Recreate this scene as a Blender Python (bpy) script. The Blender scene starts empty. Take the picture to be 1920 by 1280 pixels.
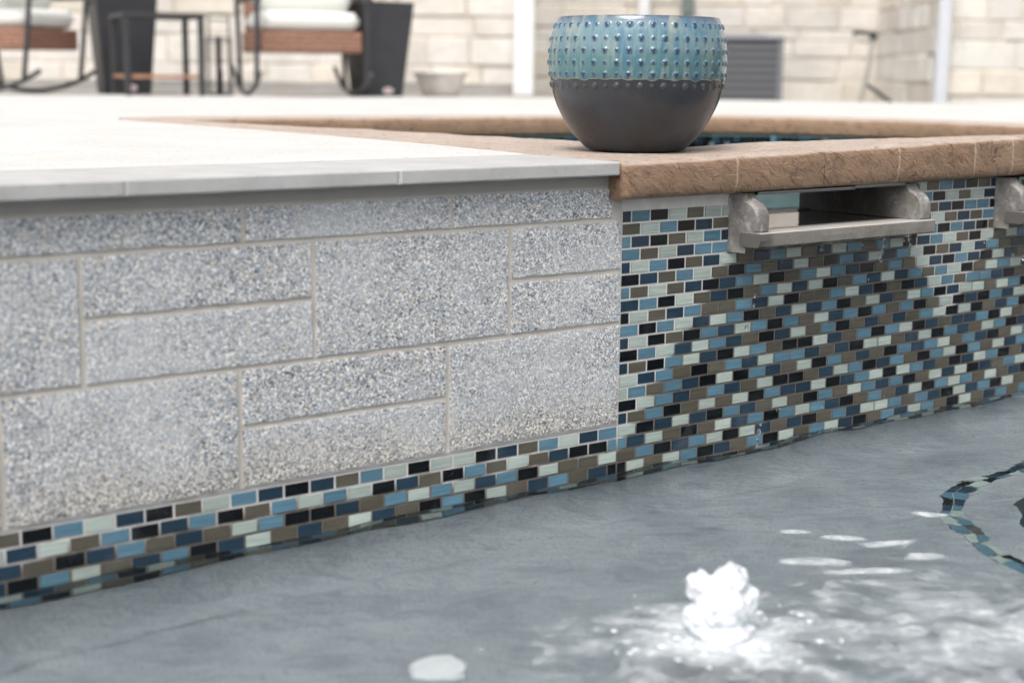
import bpy, bmesh, math, random
from mathutils import Vector, Matrix, noise
from mathutils.geometry import delaunay_2d_cdt
from math import radians, sin, cos, pi, sqrt, exp

random.seed(7)
SC = bpy.context.scene
COL = SC.collection

# ------------------------------------------------------------------ basics
CX, CY = 0.21065, 2.9504            # plan position of the joint between block wall and mosaic wall
TL, TR = radians(37.92), radians(38.48)
CAMZ = 0.780
ZC = 0.6176                          # top of the deck and copings (water level is z = 0)
ZB = 0.545                           # underside of the brown coping

def W(side, u, n, z=0.0):
    t = TL if side == 'L' else TR
    return Vector((CX + u * cos(t) + n * sin(t), CY + u * sin(t) - n * cos(t), z))

def tag(o, label=None, cat=None, group=None, kind=None):
    if label: o['label'] = label
    if cat: o['category'] = cat
    if group: o['group'] = group
    if kind: o['kind'] = kind
    return o

def empty(name, loc=(0, 0, 0), rz=0.0):
    o = bpy.data.objects.new(name, None)
    o.empty_display_size = 0.05
    o.location = loc
    o.rotation_euler = (0, 0, rz)
    COL.objects.link(o)
    return o

def obj(name, bm, mats, parent=None, smooth=False, loc=None, rz=None, up=False):
    me = bpy.data.meshes.new(name)
    bmesh.ops.recalc_face_normals(bm, faces=bm.faces[:])
    if up:
        bm.normal_update()
        bmesh.ops.reverse_faces(bm, faces=[f for f in bm.faces if f.normal.z < 0])
    if smooth:
        for f in bm.faces: f.smooth = True
    bm.to_mesh(me)
    bm.free()
    if not isinstance(mats, (list, tuple)): mats = [mats]
    for m in mats: me.materials.append(m)
    o = bpy.data.objects.new(name, me)
    if loc is not None: o.location = loc
    if rz is not None: o.rotation_euler = (0, 0, rz)
    COL.objects.link(o)
    if parent: o.parent = parent
    return o

def add_box(bm, a, b, bevel=0.0, seg=2):
    x0, y0, z0 = a; x1, y1, z1 = b
    vs = [bm.verts.new((x, y, z)) for z in (z0, z1) for y in (y0, y1) for x in (x0, x1)]
    idx = [(0, 1, 3, 2), (4, 6, 7, 5), (0, 4, 5, 1), (1, 5, 7, 3), (3, 7, 6, 2), (2, 6, 4, 0)]
    fs = [bm.faces.new([vs[i] for i in q]) for q in idx]
    if bevel > 0:
        es = list({e for f in fs for e in f.edges})
        bmesh.ops.bevel(bm, geom=es, offset=bevel, segments=seg, profile=0.5, affect='EDGES')
    return fs

def add_prism(bm, pts, z0, z1, bevel=0.0, seg=2):
    lo = [bm.verts.new((p[0], p[1], z0)) for p in pts]
    hi = [bm.verts.new((p[0], p[1], z1)) for p in pts]
    n = len(pts); fs = []
    fs.append(bm.faces.new(lo[::-1])); fs.append(bm.faces.new(hi))
    for i in range(n):
        fs.append(bm.faces.new((lo[i], lo[(i + 1) % n], hi[(i + 1) % n], hi[i])))
    if bevel > 0:
        es = list({e for f in fs for e in f.edges})
        bmesh.ops.bevel(bm, geom=es, offset=bevel, segments=seg, profile=0.5, affect='EDGES')
    return fs

def add_tube(bm, pts, r, seg=10, cap=True, square=False):
    """sweep a round (or square) section along a list of points; r may be a list"""
    pts = [Vector(p) for p in pts]
    rs = r if isinstance(r, (list, tuple)) else [r] * len(pts)
    rings = []
    n = 4 if square else seg
    up0 = None
    for i, p in enumerate(pts):
        t = (pts[min(i + 1, len(pts) - 1)] - pts[max(i - 1, 0)]).normalized()
        ref = up0 if up0 else (Vector((0, 0, 1)) if abs(t.z) < 0.9 else Vector((0, 1, 0)))
        a = t.cross(ref)
        if a.length < 1e-5: a = t.cross(Vector((1, 0, 0)))
        a.normalize(); b = a.cross(t).normalized()
        up0 = b
        ring = []
        for k in range(n):
            an = 2 * pi * (k + 0.5) / n
            rr = rs[i] * (1.414 if square else 1)
            ring.append(bm.verts.new(p + a * cos(an) * rr + b * sin(an) * rr))
        rings.append(ring)
    for i in range(len(rings) - 1):
        for k in range(n):
            bm.faces.new((rings[i][k], rings[i][(k + 1) % n], rings[i + 1][(k + 1) % n], rings[i + 1][k]))
    if cap:
        bm.faces.new(rings[0][::-1]); bm.faces.new(rings[-1])

def add_lathe(bm, prof, seg=64, c=(0, 0, 0)):
    rings = []
    for r, z in prof:
        if r < 1e-6:
            rings.append([bm.verts.new((c[0], c[1], c[2] + z))])
        else:
            rings.append([bm.verts.new((c[0] + r * cos(2 * pi * k / seg), c[1] + r * sin(2 * pi * k / seg), c[2] + z)) for k in range(seg)])
    for i in range(len(rings) - 1):
        A, B = rings[i], rings[i + 1]
        for k in range(seg):
            k2 = (k + 1) % seg
            if len(A) == 1 and len(B) == 1: continue
            if len(A) == 1: bm.faces.new((A[0], B[k], B[k2]))
            elif len(B) == 1: bm.faces.new((A[k], A[k2], B[0]))
            else: bm.faces.new((A[k], A[k2], B[k2], B[k]))

def fbm(x, y, z, o=4):
    return noise.fractal(Vector((x, y, z)), 1.0, 2.0, o)

# ------------------------------------------------------------------ materials
class NT:
    def __init__(self, name):
        self.m = bpy.data.materials.new(name); self.m.use_nodes = True
        self.t = self.m.node_tree; self.n = self.t.nodes; self.l = self.t.links
        self.b = self.n['Principled BSDF']; self.out = self.n['Material Output']
    def node(self, ty, **kw):
        nd = self.n.new(ty)
        for k, v in kw.items():
            if k.startswith('i_'):
                nd.inputs[k[2:].replace('_', ' ')].default_value = v
            else: setattr(nd, k, v)
        return nd
    def link(self, a, b): self.l.new(a, b)
    def coord(self, scale=(1, 1, 1), out='Object'):
        tc = self.node('ShaderNodeTexCoord'); mp = self.node('ShaderNodeMapping')
        mp.inputs['Scale'].default_value = scale
        self.link(tc.outputs[out], mp.inputs['Vector'])
        return mp.outputs['Vector']
    def noise(self, vec, scale, detail=4, rough=0.55, dist=0.0):
        nd = self.node('ShaderNodeTexNoise')
        nd.inputs['Scale'].default_value = scale; nd.inputs['Detail'].default_value = detail
        nd.inputs['Roughness'].default_value = rough; nd.inputs['Distortion'].default_value = dist
        self.link(vec, nd.inputs['Vector'])
        return nd.outputs['Fac']
    def voro(self, vec, scale, feature='F1', out='Color', rnd=1.0):
        nd = self.node('ShaderNodeTexVoronoi'); nd.feature = feature
        nd.inputs['Scale'].default_value = scale; nd.inputs['Randomness'].default_value = rnd
        self.link(vec, nd.inputs['Vector'])
        return nd.outputs[out]
    def ramp(self, fac, stops, interp='LINEAR'):
        nd = self.node('ShaderNodeValToRGB'); cr = nd.color_ramp; cr.interpolation = interp
        while len(cr.elements) < len(stops): cr.elements.new(0.5)
        for e, (p, c) in zip(cr.elements, stops):
            e.position = p
            e.color = (c, c, c, 1) if isinstance(c, (int, float)) else (*c, 1)
        self.link(fac, nd.inputs['Fac'])
        return nd.outputs['Color']
    def mix(self, fac, a, b, mode='MIX'):
        nd = self.node('ShaderNodeMix'); nd.data_type = 'RGBA'; nd.blend_type = mode
        for sock, v in ((nd.inputs[0], fac), (nd.inputs[6], a), (nd.inputs[7], b)):
            if isinstance(v, (int, float)): sock.default_value = v
            elif isinstance(v, tuple): sock.default_value = (*v, 1) if len(v) == 3 else v
            else: self.link(v, sock)
        return nd.outputs[2]
    def math(self, op, a, b=None, clamp=False):
        nd = self.node('ShaderNodeMath'); nd.operation = op; nd.use_clamp = clamp
        for i, v in enumerate((a, b)):
            if v is None: continue
            if isinstance(v, (int, float)): nd.inputs[i].default_value = v
            else: self.link(v, nd.inputs[i])
        return nd.outputs[0]
    def bump(self, h, strength, dist, normal=None):
        nd = self.node('ShaderNodeBump')
        nd.inputs['Strength'].default_value = strength; nd.inputs['Distance'].default_value = dist
        self.link(h, nd.inputs['Height'])
        if normal is not None: self.link(normal, nd.inputs['Normal'])
        return nd.outputs['Normal']
    def attr(self, name, out='Color'):
        nd = self.node('ShaderNodeAttribute'); nd.attribute_name = name
        return nd.outputs[out]
    def sep(self, vec):
        nd = self.node('ShaderNodeSeparateXYZ'); self.link(vec, nd.inputs[0]); return nd.outputs
    def set(self, color=None, rough=None, spec=None, metal=None, normal=None, **kw):
        for key, v in (('Base Color', color), ('Roughness', rough), ('Specular IOR Level', spec), ('Metallic', metal), ('Normal', normal)):
            if v is None: continue
            s = self.b.inputs[key]
            if isinstance(v, (int, float)): s.default_value = v
            elif isinstance(v, tuple): s.default_value = (*v, 1)
            else: self.link(v, s)
        for k, v in kw.items():
            self.b.inputs[k.replace('_', ' ')].default_value = v
        return self.m

def simple(name, c, rough=0.5, var=0.12, scale=30, metal=0.0, bump=0.0, spec=0.5):
    t = NT(name); v = t.coord()
    n = t.noise(v, scale, 5)
    c2 = tuple(x * (1 - var) for x in c); c3 = tuple(min(1, x * (1 + var)) for x in c)
    col = t.ramp(n, [(0.3, c2), (0.7, c3)])
    nm = t.bump(n, 0.3, bump) if bump else None
    return t.set(col, rough, spec, metal, nm)

# exposed aggregate facing of the block wall
def mat_aggregate():
    t = NT('exposed_aggregate'); v = t.coord()
    warp = t.noise(v, 120, 2)
    cell = t.voro(v, 310)
    cell2 = t.voro(v, 480)
    sx = t.sep(cell)
    sx2 = t.sep(cell2)
    stops = [(0.0, (0.020, 0.026, 0.034)), (0.14, (0.075, 0.09, 0.115)), (0.24, (0.27, 0.30, 0.34)), (0.56, (0.40, 0.425, 0.455)),
             (0.66, (0.56, 0.57, 0.57)), (0.78, (0.93, 0.915, 0.88)), (0.90, (0.95, 0.93, 0.89)), (0.92, (0.60, 0.51, 0.42)), (0.97, (0.72, 0.56, 0.36))]
    c1 = t.ramp(sx[0], stops)
    c2 = t.ramp(sx2[1], [(0, (0.05, 0.06, 0.075)), (0.25, (0.30, 0.325, 0.36)), (0.7, (0.44, 0.46, 0.49)), (0.85, (0.93, 0.92, 0.90))])
    pick = t.ramp(sx2[0], [(0.62, 0.0), (0.66, 1.0)])
    col = t.mix(pick, c1, c2)
    # cement haze left on the stones, in cloudy patches
    hz = t.math('ADD', t.noise(v, 5.5, 5, 0.6), t.attr('btone', 'Fac'))
    hzf = t.ramp(hz, [(0.37, 0.03), (0.70, 0.58)])
    col = t.mix(hzf, col, (0.60, 0.61, 0.625))
    # tan silt stain along the lowest course
    z = t.sep(v)[2]
    zz = t.math('ADD', z, t.math('MULTIPLY', t.noise(v, 6, 3), 0.10))
    low = t.ramp(zz, [(0.165, 0.8), (0.235, 0.0)])
    st = t.mix(0.75, col, t.ramp(sx[1], [(0.05, (0.02, 0.02, 0.021)), (0.35, (0.20, 0.19, 0.175)), (0.62, (0.48, 0.44, 0.385)), (0.85, (0.95, 0.88, 0.77))]))
    col = t.mix(low, col, st)
    h = t.math('ADD', t.math('MULTIPLY', t.voro(v, 310, out='Distance'), -1.0), t.math('MULTIPLY', t.voro(v, 480, out='Distance'), -0.5))
    nm = t.bump(h, 0.35, 0.0018)
    return t.set(col, 0.75, 0.3, None, nm)

def mat_mortar(name, base, patch):
    t = NT(name); v = t.coord()
    n = t.noise(v, 14, 6, 0.65)
    col = t.ramp(n, [(0.3, base), (0.7, patch)])
    f = t.noise(v, 260, 3)
    col = t.mix(t.ramp(f, [(0.35, 0.22), (0.6, 0.0)]), col, tuple(x * 0.55 for x in base))
    if name == 'grey_mortar':
        # lime bloom just above the waterline tiles, parge under the ledge darkened as its shadow band
        z = t.sep(v)[2]
        b = t.math('ABSOLUTE', t.math('SUBTRACT', z, 0.100))
        lb = t.math('MULTIPLY', t.ramp(b, [(0.006, 1.0), (0.012, 0.0)]), t.ramp(t.noise(v, 22, 4), [(0.40, 0.0), (0.60, 0.9)]))
        col = t.mix(lb, col, (0.64, 0.64, 0.68))
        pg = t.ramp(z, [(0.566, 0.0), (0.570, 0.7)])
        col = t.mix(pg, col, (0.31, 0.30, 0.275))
    nm = t.bump(f, 0.5, 0.0012)
    return t.set(col, 0.85, 0.25, None, nm)

# grout of the mosaic: pale where dry, brown grey where the spillways keep it wet
def mat_grout():
    t = NT('mosaic_grout'); v = t.coord()
    s = t.sep(v)
    wob = t.math('MULTIPLY', t.math('SUBTRACT', t.noise(v, 16, 4), 0.5), 0.10)
    def cone(u0, u1):
        # distance inside the wet fan under one spillway
        d = t.math('MULTIPLY', t.math('SUBTRACT', 0.43, s[2]), 0.80)
        a = t.math('SUBTRACT', t.math('ADD', s[0], d), u0)
        b = t.math('SUBTRACT', t.math('ADD', t.math('MULTIPLY', s[0], -1.0), d), -u1)
        k = t.math('MINIMUM', a, b)
        below = t.math('SUBTRACT', 0.437, s[2])
        return t.math('MINIMUM', k, below)
    k = t.math('MAXIMUM', cone(0.31, 0.88), cone(1.235, 1.80))
    k = t.math('MAXIMUM', k, t.math('SUBTRACT', 0.055, s[2]))
    k = t.math('ADD', k, wob)
    wet = t.ramp(t.math('ADD', t.math('MULTIPLY', k, 18.0), 0.5, True), [(0.2, 0.0), (0.8, 1.0)])
    n = t.noise(v, 40, 5)
    dry = t.ramp(n, [(0.3, (0.60, 0.57, 0.54)), (0.7, (0.72, 0.70, 0.67))])
    wetc = t.ramp(n, [(0.3, (0.115, 0.098, 0.082)), (0.7, (0.19, 0.165, 0.14))])
    col = t.mix(wet, dry, wetc)
    rg = t.ramp(wet, [(0, 0.85), (1, 0.45)])
    nm = t.bump(t.noise(v, 300, 2), 0.4, 0.0008)
    return t.set(col, rg, 0.35, None, nm)

def mat_tile():
    t = NT('glass_mosaic_tile'); v = t.coord()
    a = t.attr('Col')
    st = t.noise(t.coord((14, 60, 210)), 1.0, 3, 0.6)
    col = t.mix(1.0, a, t.ramp(st, [(0.3, 0.80), (0.7, 1.16)]), 'MULTIPLY')
    pat = t.noise(v, 9, 4)
    col = t.mix(t.ramp(pat, [(0.60, 0.0), (0.76, 0.08)]), col, (0.45, 0.47, 0.5))
    nm = t.bump(t.noise(v, 40, 2), 0.08, 0.001)
    return t.set(col, 0.07, 0.30, None, nm)

def mat_coping():
    t = NT('stamped_brown_concrete'); v = t.coord()
    s = t.sep(v)
    n1 = t.noise(v, 7, 6, 0.62, 0.6)
    n2 = t.noise(t.coord((9, 9, 26)), 4.0, 6, 0.65, 1.2)
    col = t.ramp(n1, [(0.25, (0.235, 0.150, 0.097)), (0.5, (0.345, 0.226, 0.146)), (0.75, (0.43, 0.305, 0.21))])
    col = t.mix(t.ramp(n2, [(0.40, 0.0), (0.62, 0.75)]), col, (0.415, 0.262, 0.165))
    col = t.mix(t.ramp(t.noise(v, 20, 5, 0.7), [(0.52, 0.0), (0.70, 0.6)]), col, (0.175, 0.12, 0.097))
    # upper faces painted paler, in place of light falling from above
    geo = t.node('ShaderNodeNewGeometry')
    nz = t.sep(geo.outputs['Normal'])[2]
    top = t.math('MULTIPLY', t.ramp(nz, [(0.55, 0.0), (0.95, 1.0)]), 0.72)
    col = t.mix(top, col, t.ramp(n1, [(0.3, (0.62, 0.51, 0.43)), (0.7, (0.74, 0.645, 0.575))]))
    # cracks and stamped texture
    w = t.node('ShaderNodeTexNoise'); w.inputs['Scale'].default_value = 10; w.inputs['Detail'].default_value = 5
    tc = t.coord(); t.link(tc, w.inputs['Vector'])
    wv = t.node('ShaderNodeVectorMath'); wv.operation = 'MULTIPLY_ADD'
    t.link(w.outputs['Color'], wv.inputs[0]); wv.inputs[1].default_value = (0.11, 0.11, 0.11); t.link(tc, wv.inputs[2])
    cr = t.voro(wv.outputs[0], 8.5, 'DISTANCE_TO_EDGE', 'Distance')
    crk = t.ramp(cr, [(0.002, 1.0), (0.010, 0.0)])
    gate = t.ramp(t.noise(v, 13, 4), [(0.53, 0.0), (0.60, 1.0)])
    crk = t.math('MULTIPLY', crk, gate)
    col = t.mix(t.math('MULTIPLY', crk, 0.65), col, (0.10, 0.060, 0.045))
    tcr = t.node('ShaderNodeTexCoord'); mpr = t.node('ShaderNodeMapping'); mpr.vector_type = 'TEXTURE'
    mpr.inputs['Rotation'].default_value = (0, radians(38), 0); mpr.inputs['Scale'].default_value = (1 / 22, 1 / 40, 1 / 75)
    t.link(tcr.outputs['Object'], mpr.inputs['Vector'])
    fine = t.noise(mpr.outputs['Vector'], 1.0, 7, 0.66, 1.6)
    col = t.mix(t.ramp(fine, [(0.34, 0.75), (0.44, 0.0)]), col, (0.11, 0.066, 0.046))
    col = t.mix(t.ramp(fine, [(0.56, 0.0), (0.70, 0.6)]), col, (0.46, 0.31, 0.21))
    # pale pointing of the joints across the near coping (local x runs along the wall)
    wobx = t.math('ADD', s[0], t.math('MULTIPLY', t.math('SUBTRACT', t.noise(v, 30, 3), 0.5), 0.010))
    j = None
    for u0 in (0.268, 0.783, 1.065, 1.213, 1.72, 2.2):
        d = t.math('ABSOLUTE', t.math('SUBTRACT', wobx, u0))
        m = t.ramp(d, [(0.0022, 1.0), (0.0040, 0.0)])
        j = m if j is None else t.math('MAXIMUM', j, m)
    front = t.math('LESS_THAN', s[1], -0.02)
    col = t.mix(t.math('MULTIPLY', t.math('MULTIPLY', j, front), 0.9), col, (0.62, 0.49, 0.36))
    h = t.math('ADD', t.math('MULTIPLY', crk, -1.2), t.math('ADD', t.math('MULTIPLY', fine, 2.2), t.math('MULTIPLY', n2, 1.2)))
    nm = t.bump(h, 0.9, 0.006)
    return t.set(col, 0.62, 0.35, None, nm)

def mat_deck():
    t = NT('white_deck_concrete'); v = t.coord()
    n = t.noise(v, 3, 5, 0.6)
    col = t.ramp(n, [(0.3, (0.53, 0.52, 0.50)), (0.7, (0.60, 0.592, 0.575))])
    pit = t.noise(v, 75, 4, 0.6)
    sp = t.ramp(pit, [(0.31, 1.0), (0.38, 0.0)])
    col = t.mix(t.math('MULTIPLY', sp, 0.85), col, (0.26, 0.21, 0.16))
    nm = t.bump(pit, 0.5, 0.003)
    return t.set(col, 0.9, 0.2, None, nm)

def mat_slab():
    t = NT('grey_cast_slab'); v = t.coord()
    n = t.noise(v, 12, 6, 0.6)
    col = t.ramp(n, [(0.3, (0.405, 0.40, 0.392)), (0.7, (0.50, 0.495, 0.487))])
    f = t.noise(v, 120, 4)
    col = t.mix(t.ramp(f, [(0.30, 0.35), (0.42, 0.0)]), col, (0.30, 0.30, 0.30))
    st = t.noise(t.coord((10, 10, 40)), 1.0, 4)
    col = t.mix(t.ramp(st, [(0.60, 0.0), (0.75, 0.3)]), col, (0.34, 0.335, 0.33))
    return t.set(col, 0.8, 0.25, None, t.bump(f, 0.4, 0.0012))

def mat_plaster():
    t = NT('grey_pool_plaster'); v = t.coord()
    n = t.noise(v, 5, 6, 0.65, 0.5)
    col = t.ramp(n, [(0.3, (0.295, 0.325, 0.352)), (0.5, (0.380, 0.408, 0.434)), (0.72, (0.455, 0.480, 0.502))])
    tw = t.noise(t.coord((3.2, 11, 6)), 1.6, 6, 0.66, 1.4)      # streaks painted in for ripple reflections on the water
    col = t.mix(t.ramp(tw, [(0.36, 0.42), (0.50, 0.0)]), col, (0.185, 0.215, 0.245))
    col = t.mix(t.ramp(tw, [(0.55, 0.0), (0.72, 0.45)]), col, (0.46, 0.49, 0.515))
    f = t.noise(v, 170, 3)
    col = t.mix(t.ramp(f, [(0.36, 0.45), (0.52, 0.0)]), col, (0.20, 0.225, 0.25))
    return t.set(col, 0.8, 0.2, None, t.bump(f, 0.3, 0.001))

def mat_scupper():
    t = NT('wet_weathered_concrete'); v = t.coord()
    n = t.noise(v, 16, 6, 0.68, 0.4)
    col = t.ramp(n, [(0.28, (0.105, 0.097, 0.091)), (0.5, (0.225, 0.211, 0.196)), (0.75, (0.40, 0.382, 0.36))])
    lime = t.noise(t.coord((1, 1, 0.6)), 30, 5, 0.7)
    col = t.mix(t.ramp(lime, [(0.55, 0.0), (0.66, 0.7)]), col, (0.56, 0.57, 0.58))
    dk = t.noise(v, 24, 4, 0.6)
    col = t.mix(t.ramp(dk, [(0.56, 0.0), (0.70, 0.7)]), col, (0.09, 0.08, 0.075))
    # darker in the trough behind the face
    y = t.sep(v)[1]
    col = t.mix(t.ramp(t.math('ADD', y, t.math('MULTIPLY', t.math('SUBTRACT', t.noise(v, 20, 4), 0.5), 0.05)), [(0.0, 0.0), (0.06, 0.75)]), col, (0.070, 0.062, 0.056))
    f = t.noise(v, 220, 4)
    return t.set(col, 0.5, 0.4, None, t.bump(t.math('ADD', f, n), 0.6, 0.003))

def mat_lip():
    t = NT('grey_lip_concrete'); v = t.coord()
    n = t.noise(v, 22, 6, 0.65)
    col = t.ramp(n, [(0.3, (0.185, 0.170, 0.150)), (0.7, (0.265, 0.248, 0.222))])
    f = t.noise(v, 240, 4)
    col = t.mix(t.ramp(f, [(0.34, 0.5), (0.46, 0.0)]), col, (0.11, 0.10, 0.09))
    s = t.sep(v)
    # dark block at the left end; water's bright edge painted along the top
    e = t.math('ADD', s[0], t.math('MULTIPLY', t.math('SUBTRACT', t.noise(v, 35, 4), 0.5), 0.02))
    col = t.mix(t.ramp(e, [(0.332, 0.75), (0.345, 0.0)]), col, (0.09, 0.082, 0.078))
    lm = t.math('MULTIPLY', t.ramp(s[2], [(0.0282, 0.0), (0.0290, 0.85)]), t.ramp(s[1], [(-0.0785, 1.0), (-0.0765, 0.0)]))
    col = t.mix(lm, col, (0.66, 0.64, 0.60))
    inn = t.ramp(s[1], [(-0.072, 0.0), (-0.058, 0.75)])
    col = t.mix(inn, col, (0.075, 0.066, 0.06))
    rip = t.noise(t.coord((30, 60, 30)), 1.0, 3)
    b1 = t.bump(f, 0.5, 0.0012)
    b2 = t.bump(rip, 0.25, 0.003)
    nmx = t.mix(inn, b1, b2)
    return t.set(col, t.ramp(inn, [(0.0, 0.55), (0.6, 0.06)]), 0.5, None, nmx)

def mat_water(name, tint=(0.95, 0.985, 0.99), b1=0.40, sc=(16, 26, 10), refl=0.62, grough=0.05):
    t = NT(name)
    v = t.coord(sc)
    n1 = t.noise(v, 1.0, 3, 0.5, 0.6)
    n2 = t.noise(v, 3.6, 2, 0.5)
    h = t.math('ADD', n1, t.math('MULTIPLY', n2, 0.10))
    nm = t.bump(h, b1 * 0.55, 0.004)
    n3 = t.noise(t.coord((sc[0] * 1.3, sc[1] * 2.4, sc[2])), 1.0, 4, 0.6, 0.8)
    nmg = t.bump(n3, b1 * 1.6, 0.006, nm)
    rf = t.node('ShaderNodeBsdfRefraction'); gl = t.node('ShaderNodeBsdfGlossy'); fr = t.node('ShaderNodeFresnel'); mx = t.node('ShaderNodeMixShader')
    rf.inputs['Color'].default_value = (*tint, 1); rf.inputs['Roughness'].default_value = 0.0; rf.inputs['IOR'].default_value = 1.333
    gl.inputs['Roughness'].default_value = grough; fr.inputs['IOR'].default_value = 1.333
    for nd, q in ((rf, nm), (gl, nmg), (fr, nmg)): t.link(q, nd.inputs['Normal'])
    t.link(t.math('MULTIPLY', fr.outputs[0], refl), mx.inputs[0]); t.link(rf.outputs[0], mx.inputs[1]); t.link(gl.outputs[0], mx.inputs[2])
    t.link(mx.outputs[0], t.out.inputs['Surface']); t.n.remove(t.b)
    return t.m

def mat_foam():
    t = NT('white_foam'); v = t.coord()
    n = t.noise(v, 120, 4)
    n2 = t.noise(v, 45, 4, 0.6)
    nm = t.bump(n, 0.7, 0.003)
    t.set(t.ramp(n, [(0.3, (0.66, 0.70, 0.74)), (0.6, (0.82, 0.84, 0.865))]), 0.3, 0.5, None, nm, Subsurface_Weight=0.2, Subsurface_Scale=0.01)
    # aerated water: clear gaps and see-through rims between the white bubbles
    lw = t.node('ShaderNodeLayerWeight'); lw.inputs['Blend'].default_value = 0.5; t.link(nm, lw.inputs['Normal'])
    rim = t.ramp(lw.outputs['Facing'], [(0.45, 1.0), (0.95, 0.10)])
    thin = t.ramp(n2, [(0.34, 0.55), (0.54, 1.0)])
    rf = t.node('ShaderNodeBsdfTransparent'); rf.inputs['Color'].default_value = (0.93, 0.96, 0.98, 1)
    mx = t.node('ShaderNodeMixShader')
    t.link(t.math('MULTIPLY', rim, thin), mx.inputs[0]); t.link(rf.outputs[0], mx.inputs[1]); t.link(t.b.outputs[0], mx.inputs[2])
    t.link(mx.outputs[0], t.out.inputs['Surface'])
    return t.m

def mat_foam_sky_film():
    t = NT('foam_sky_film'); v = t.coord()
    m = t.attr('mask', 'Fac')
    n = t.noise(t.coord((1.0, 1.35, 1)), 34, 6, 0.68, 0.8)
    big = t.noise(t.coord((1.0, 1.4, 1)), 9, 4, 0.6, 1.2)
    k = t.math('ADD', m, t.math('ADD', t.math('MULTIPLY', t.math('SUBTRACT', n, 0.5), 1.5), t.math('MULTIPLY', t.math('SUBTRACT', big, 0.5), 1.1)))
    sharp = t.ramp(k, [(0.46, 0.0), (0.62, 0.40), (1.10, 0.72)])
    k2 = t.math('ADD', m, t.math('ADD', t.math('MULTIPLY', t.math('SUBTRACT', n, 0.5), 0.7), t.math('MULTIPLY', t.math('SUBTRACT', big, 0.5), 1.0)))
    veil = t.ramp(k2, [(0.26, 0.0), (0.50, 0.30), (0.90, 0.62)])  # soft pale film for thin foam and painted sky reflections
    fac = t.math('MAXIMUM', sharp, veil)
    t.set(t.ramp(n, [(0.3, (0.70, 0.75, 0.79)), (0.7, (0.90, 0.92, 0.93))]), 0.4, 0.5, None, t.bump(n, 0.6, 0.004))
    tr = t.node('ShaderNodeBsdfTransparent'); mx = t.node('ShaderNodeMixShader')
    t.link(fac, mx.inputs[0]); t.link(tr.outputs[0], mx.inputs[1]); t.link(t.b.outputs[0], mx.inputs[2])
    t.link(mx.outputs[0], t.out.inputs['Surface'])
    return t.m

def mat_pot():
    t = NT('drip_glazed_stoneware'); v = t.coord()
    s = t.sep(v)
    stud = t.attr('stud', 'Fac'); low = t.attr('studlow', 'Fac'); glz = t.attr('glaze', 'Fac')
    streak = t.noise(t.coord((75, 75, 7)), 1.0, 5, 0.7)
    streak2 = t.noise(t.coord((38, 38, 5)), 1.0, 4, 0.6)
    blot = t.noise(t.coord((16, 16, 20)), 1.0, 4, 0.6)
    g = t.ramp(s[2], [(0.155, (0.075, 0.160, 0.170)), (0.185, (0.100, 0.20, 0.212)), (0.215, (0.165, 0.255, 0.280)), (0.255, (0.17, 0.27, 0.315)), (0.266, (0.14, 0.185, 0.245)), (0.272, (0.085, 0.088, 0.125))])
    g = t.mix(t.ramp(streak, [(0.48, 0.0), (0.64, 0.75)]), g, (0.050, 0.155, 0.235))
    g = t.mix(t.ramp(streak2, [(0.50, 0.0), (0.66, 0.75)]), g, (0.33, 0.36, 0.30))
    g = t.mix(t.ramp(blot, [(0.55, 0.0), (0.68, 0.5)]), g, (0.045, 0.135, 0.145))
    g = t.mix(t.math('MULTIPLY', stud, 0.25), g, (0.26, 0.37, 0.42))
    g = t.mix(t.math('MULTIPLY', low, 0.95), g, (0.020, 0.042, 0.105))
    nb = t.noise(v, 9, 5, 0.6)
    body = t.ramp(nb, [(0.3, (0.030, 0.030, 0.032)), (0.5, (0.037, 0.040, 0.047)), (0.75, (0.042, 0.052, 0.072))])
    body = t.mix(t.ramp(t.noise(v, 14, 6, 0.7), [(0.58, 0.0), (0.72, 0.6)]), body, (0.034, 0.040, 0.056))
    body = t.mix(t.math('MULTIPLY', stud, 0.3), body, (0.13, 0.13, 0.14))
    # thin tan rim where the glaze stops
    edge = t.math('MULTIPLY', t.ramp(glz, [(0.25, 0.0), (0.45, 1.0)]), t.ramp(glz, [(0.6, 1.0), (0.85, 0.0)]))
    col = t.mix(t.ramp(glz, [(0.35, 0.0), (0.55, 1.0)]), body, g)
    col = t.mix(t.math('MULTIPLY', edge, 0.7), col, (0.30, 0.27, 0.19))
    rg = t.ramp(glz, [(0.4, 0.25), (0.6, 0.13)])
    return t.set(col, rg, 0.5, None, t.bump(t.noise(v, 160, 3), 0.12, 0.001))

def mat_limestone():
    t = NT('limestone_ashlar'); v = t.coord()
    n = t.noise(v, 2.2, 6, 0.6)
    blk = t.attr('Col')
    col = t.mix(1.0, blk, t.ramp(n, [(0.3, 0.82), (0.7, 1.10)]), 'MULTIPLY')
    f = t.noise(v, 14, 6, 0.7)
    col = t.mix(t.ramp(f, [(0.5, 0.0), (0.75, 0.4)]), col, (0.52, 0.43, 0.31))
    return t.set(col, 0.85, 0.2, None, t.bump(f, 0.6, 0.02))

def mat_wicker():
    t = NT('brown_wicker'); v = t.coord()
    wv = t.node('ShaderNodeTexWave'); wv.bands_direction = 'Z'
    wv.inputs['Scale'].default_value = 11; wv.inputs['Distortion'].default_value = 2.0
    t.link(v, wv.inputs['Vector'])
    ck = t.noise(t.coord((38, 38, 50)), 1.0, 2)
    col = t.mix(wv.outputs['Fac'], (0.22, 0.115, 0.08), (0.37, 0.21, 0.15))
    col = t.mix(t.ramp(ck, [(0.4, 0.5), (0.55, 0.0)]), col, (0.17, 0.075, 0.045))
    return t.set(col, 0.6, 0.3, None, t.bump(wv.outputs['Fac'], 0.6, 0.006))

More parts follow.
